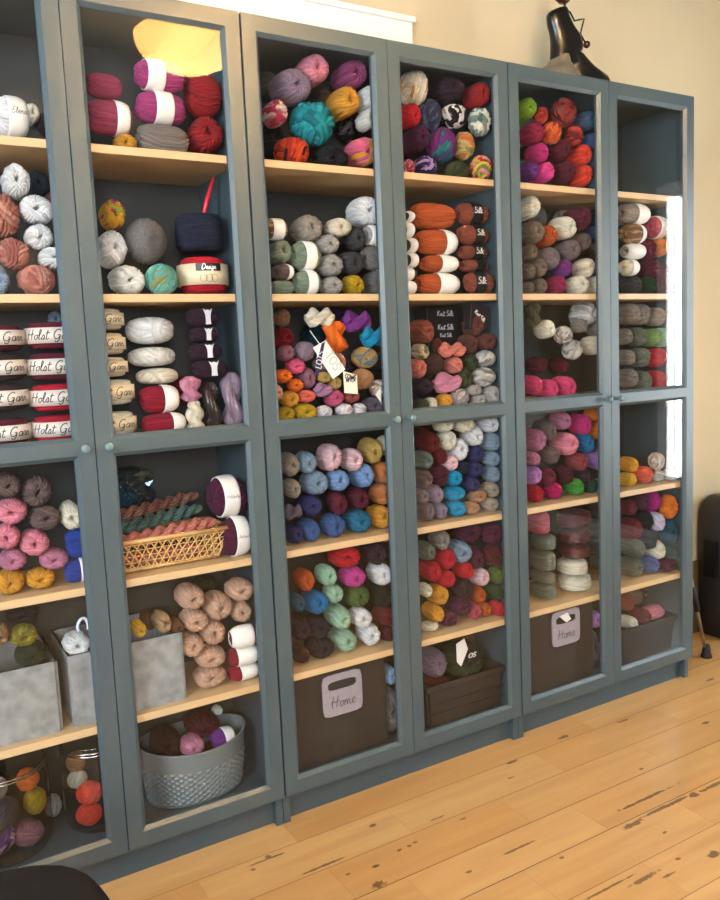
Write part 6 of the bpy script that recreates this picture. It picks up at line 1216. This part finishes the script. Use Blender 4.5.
MB().tube([(-.15, -.08, .37), (-.12, -.11, .28), (-.13, -.115, .18), (-.19, -.10, .12)], .003, 6).build('cord', plain('pale_cord', 'A0A0A0'), bag, True)
MB().box(-.21, -.195, -.03, .03, .25, .40, .004).build('side_buckle', BLM, bag)
cane = empty('walking_stick', (2.61, .10, 0), 'grey metal walking stick with black rubber foot leaning beside right bookcase', 'walking stick')
top = Vector((-.182, 0, .66)); d = top.normalized()
MB().lathe([(0, 0), (.020, 0), (.021, .006), (.016, .02), (.014, .045), (.0105, .05), (0, .05)], n=20).build('rubber_foot', plain('black_rubber', '121214', .7), cane, True)
MB().tube([d*.045, d*.34, top], .0065, 14).build('shaft', plain('brushed_metal', 'A8A6A0', .3, .9), cane, True)
MB().tube([d*.20, d*.30], .011, 14).build('sleeve', plain('black_rubber', '121214'), cane, True)
MB().tube([top-d*.02, top+Vector((0, 0, .02)), top+Vector((0, .04, .035)), top+Vector((0, .09, .03))], [.009, .012, .012, .010], 12).build('handle', plain('black_rubber', '121214'), cane, True)
# ------------------------------------------------------------------ stylised figure on top of the right bookcase
BLK = plain('polished_black', '0D0B0B', .28, .0, var=.05); GRYW = plain('grey_stone', '6E6656', .5, var=.12, vscale=30)
fg = empty('sculpture', (1.953, .12, 1.990), 'slender polished black abstract figure sculpture on top of right bookcase', 'sculpture')
def sect(mat, name, secs, n=28, par=None):
    b = MB(); rings = []
    for (x, z, hw, hd) in secs: rings.append([b.b.verts.new((x-1.96+hw*math.cos(2*PI*k/n), hd*math.sin(2*PI*k/n), z-2.0035)) for k in range(n)])
    for a, c in zip(rings, rings[1:]):
        for k in range(n): b.b.faces.new((a[k], a[(k+1) % n], c[(k+1) % n], c[k]))
    b.b.faces.new(rings[0][::-1]); b.b.faces.new(rings[-1]); return b.build(name, mat, par or fg, True)
def smooth_secs(ss, m=6):
    out = []
    for i in range(len(ss)-1):
        p0, p1, p2, p3 = ss[max(i-1, 0)], ss[i], ss[i+1], ss[min(i+2, len(ss)-1)]
        for k in range(m):
            s = k/m; out.append(tuple(.5*((2*p1[j])+(-p0[j]+p2[j])*s+(2*p0[j]-5*p1[j]+4*p2[j]-p3[j])*s*s+(-p0[j]+3*p1[j]-3*p2[j]+p3[j])*s**3) for j in range(4)))
    return out+[ss[-1]]
sect(BLK, 'torso', smooth_secs([(1.955, 2.075, .062, .04), (1.948, 2.105, .055, .036), (1.955, 2.135, .061, .036), (1.950, 2.165, .060, .034), (1.930, 2.195, .050, .030), (1.922, 2.222, .040, .026), (1.936, 2.240, .024, .018), (1.948, 2.249, .008, .008)]))
sect(GRYW, 'grey_base', smooth_secs([(1.90, 2.0045, .095, .06), (1.905, 2.045, .075, .055), (1.920, 2.07, .045, .042), (1.930, 2.10, .028, .034)]))
sect(BLK, 'black_base', smooth_secs([(2.04, 2.0045, .10, .062), (2.03, 2.05, .090, .055), (2.0, 2.08, .058, .045), (1.975, 2.11, .040, .037)]))
MB().ball((.115, -.01, .028), .045, (1, .9, .9)).build('foot', BLK, fg, True)
MB().tube([(-.012, 0, .228), (.012, 0, .218), (.030, 0, .196), (.052, 0, .203), (.068, -.004, .206), (.058, -.006, .185), (.051, -.004, .160), (.062, -.006, .142), (.074, -.006, .132)], .0028, 8).build('wire_arm', BLK, fg, True)
MB().ball((.076, -.006, .130), .011).build('bead', plain('red_brown_glaze', '4A1C18', .25), fg, True)
MB().tube([(-.010, 0, .224), (-.012, 0, .245)], .004, 8).build('neck', BLK, fg, True)
sect(plain('red_brown_glaze', '4A1C18'), 'head', smooth_secs([(1.945, 2.262, .014, .014), (1.940, 2.275, .030, .022), (1.938, 2.295, .033, .026), (1.94, 2.318, .024, .02), (1.944, 2.33, .006, .006)]))

for ch in fg.children:
    if ch.name.split('.')[0] in ('wire_arm', 'bead', 'neck'): ch.location.z = .017
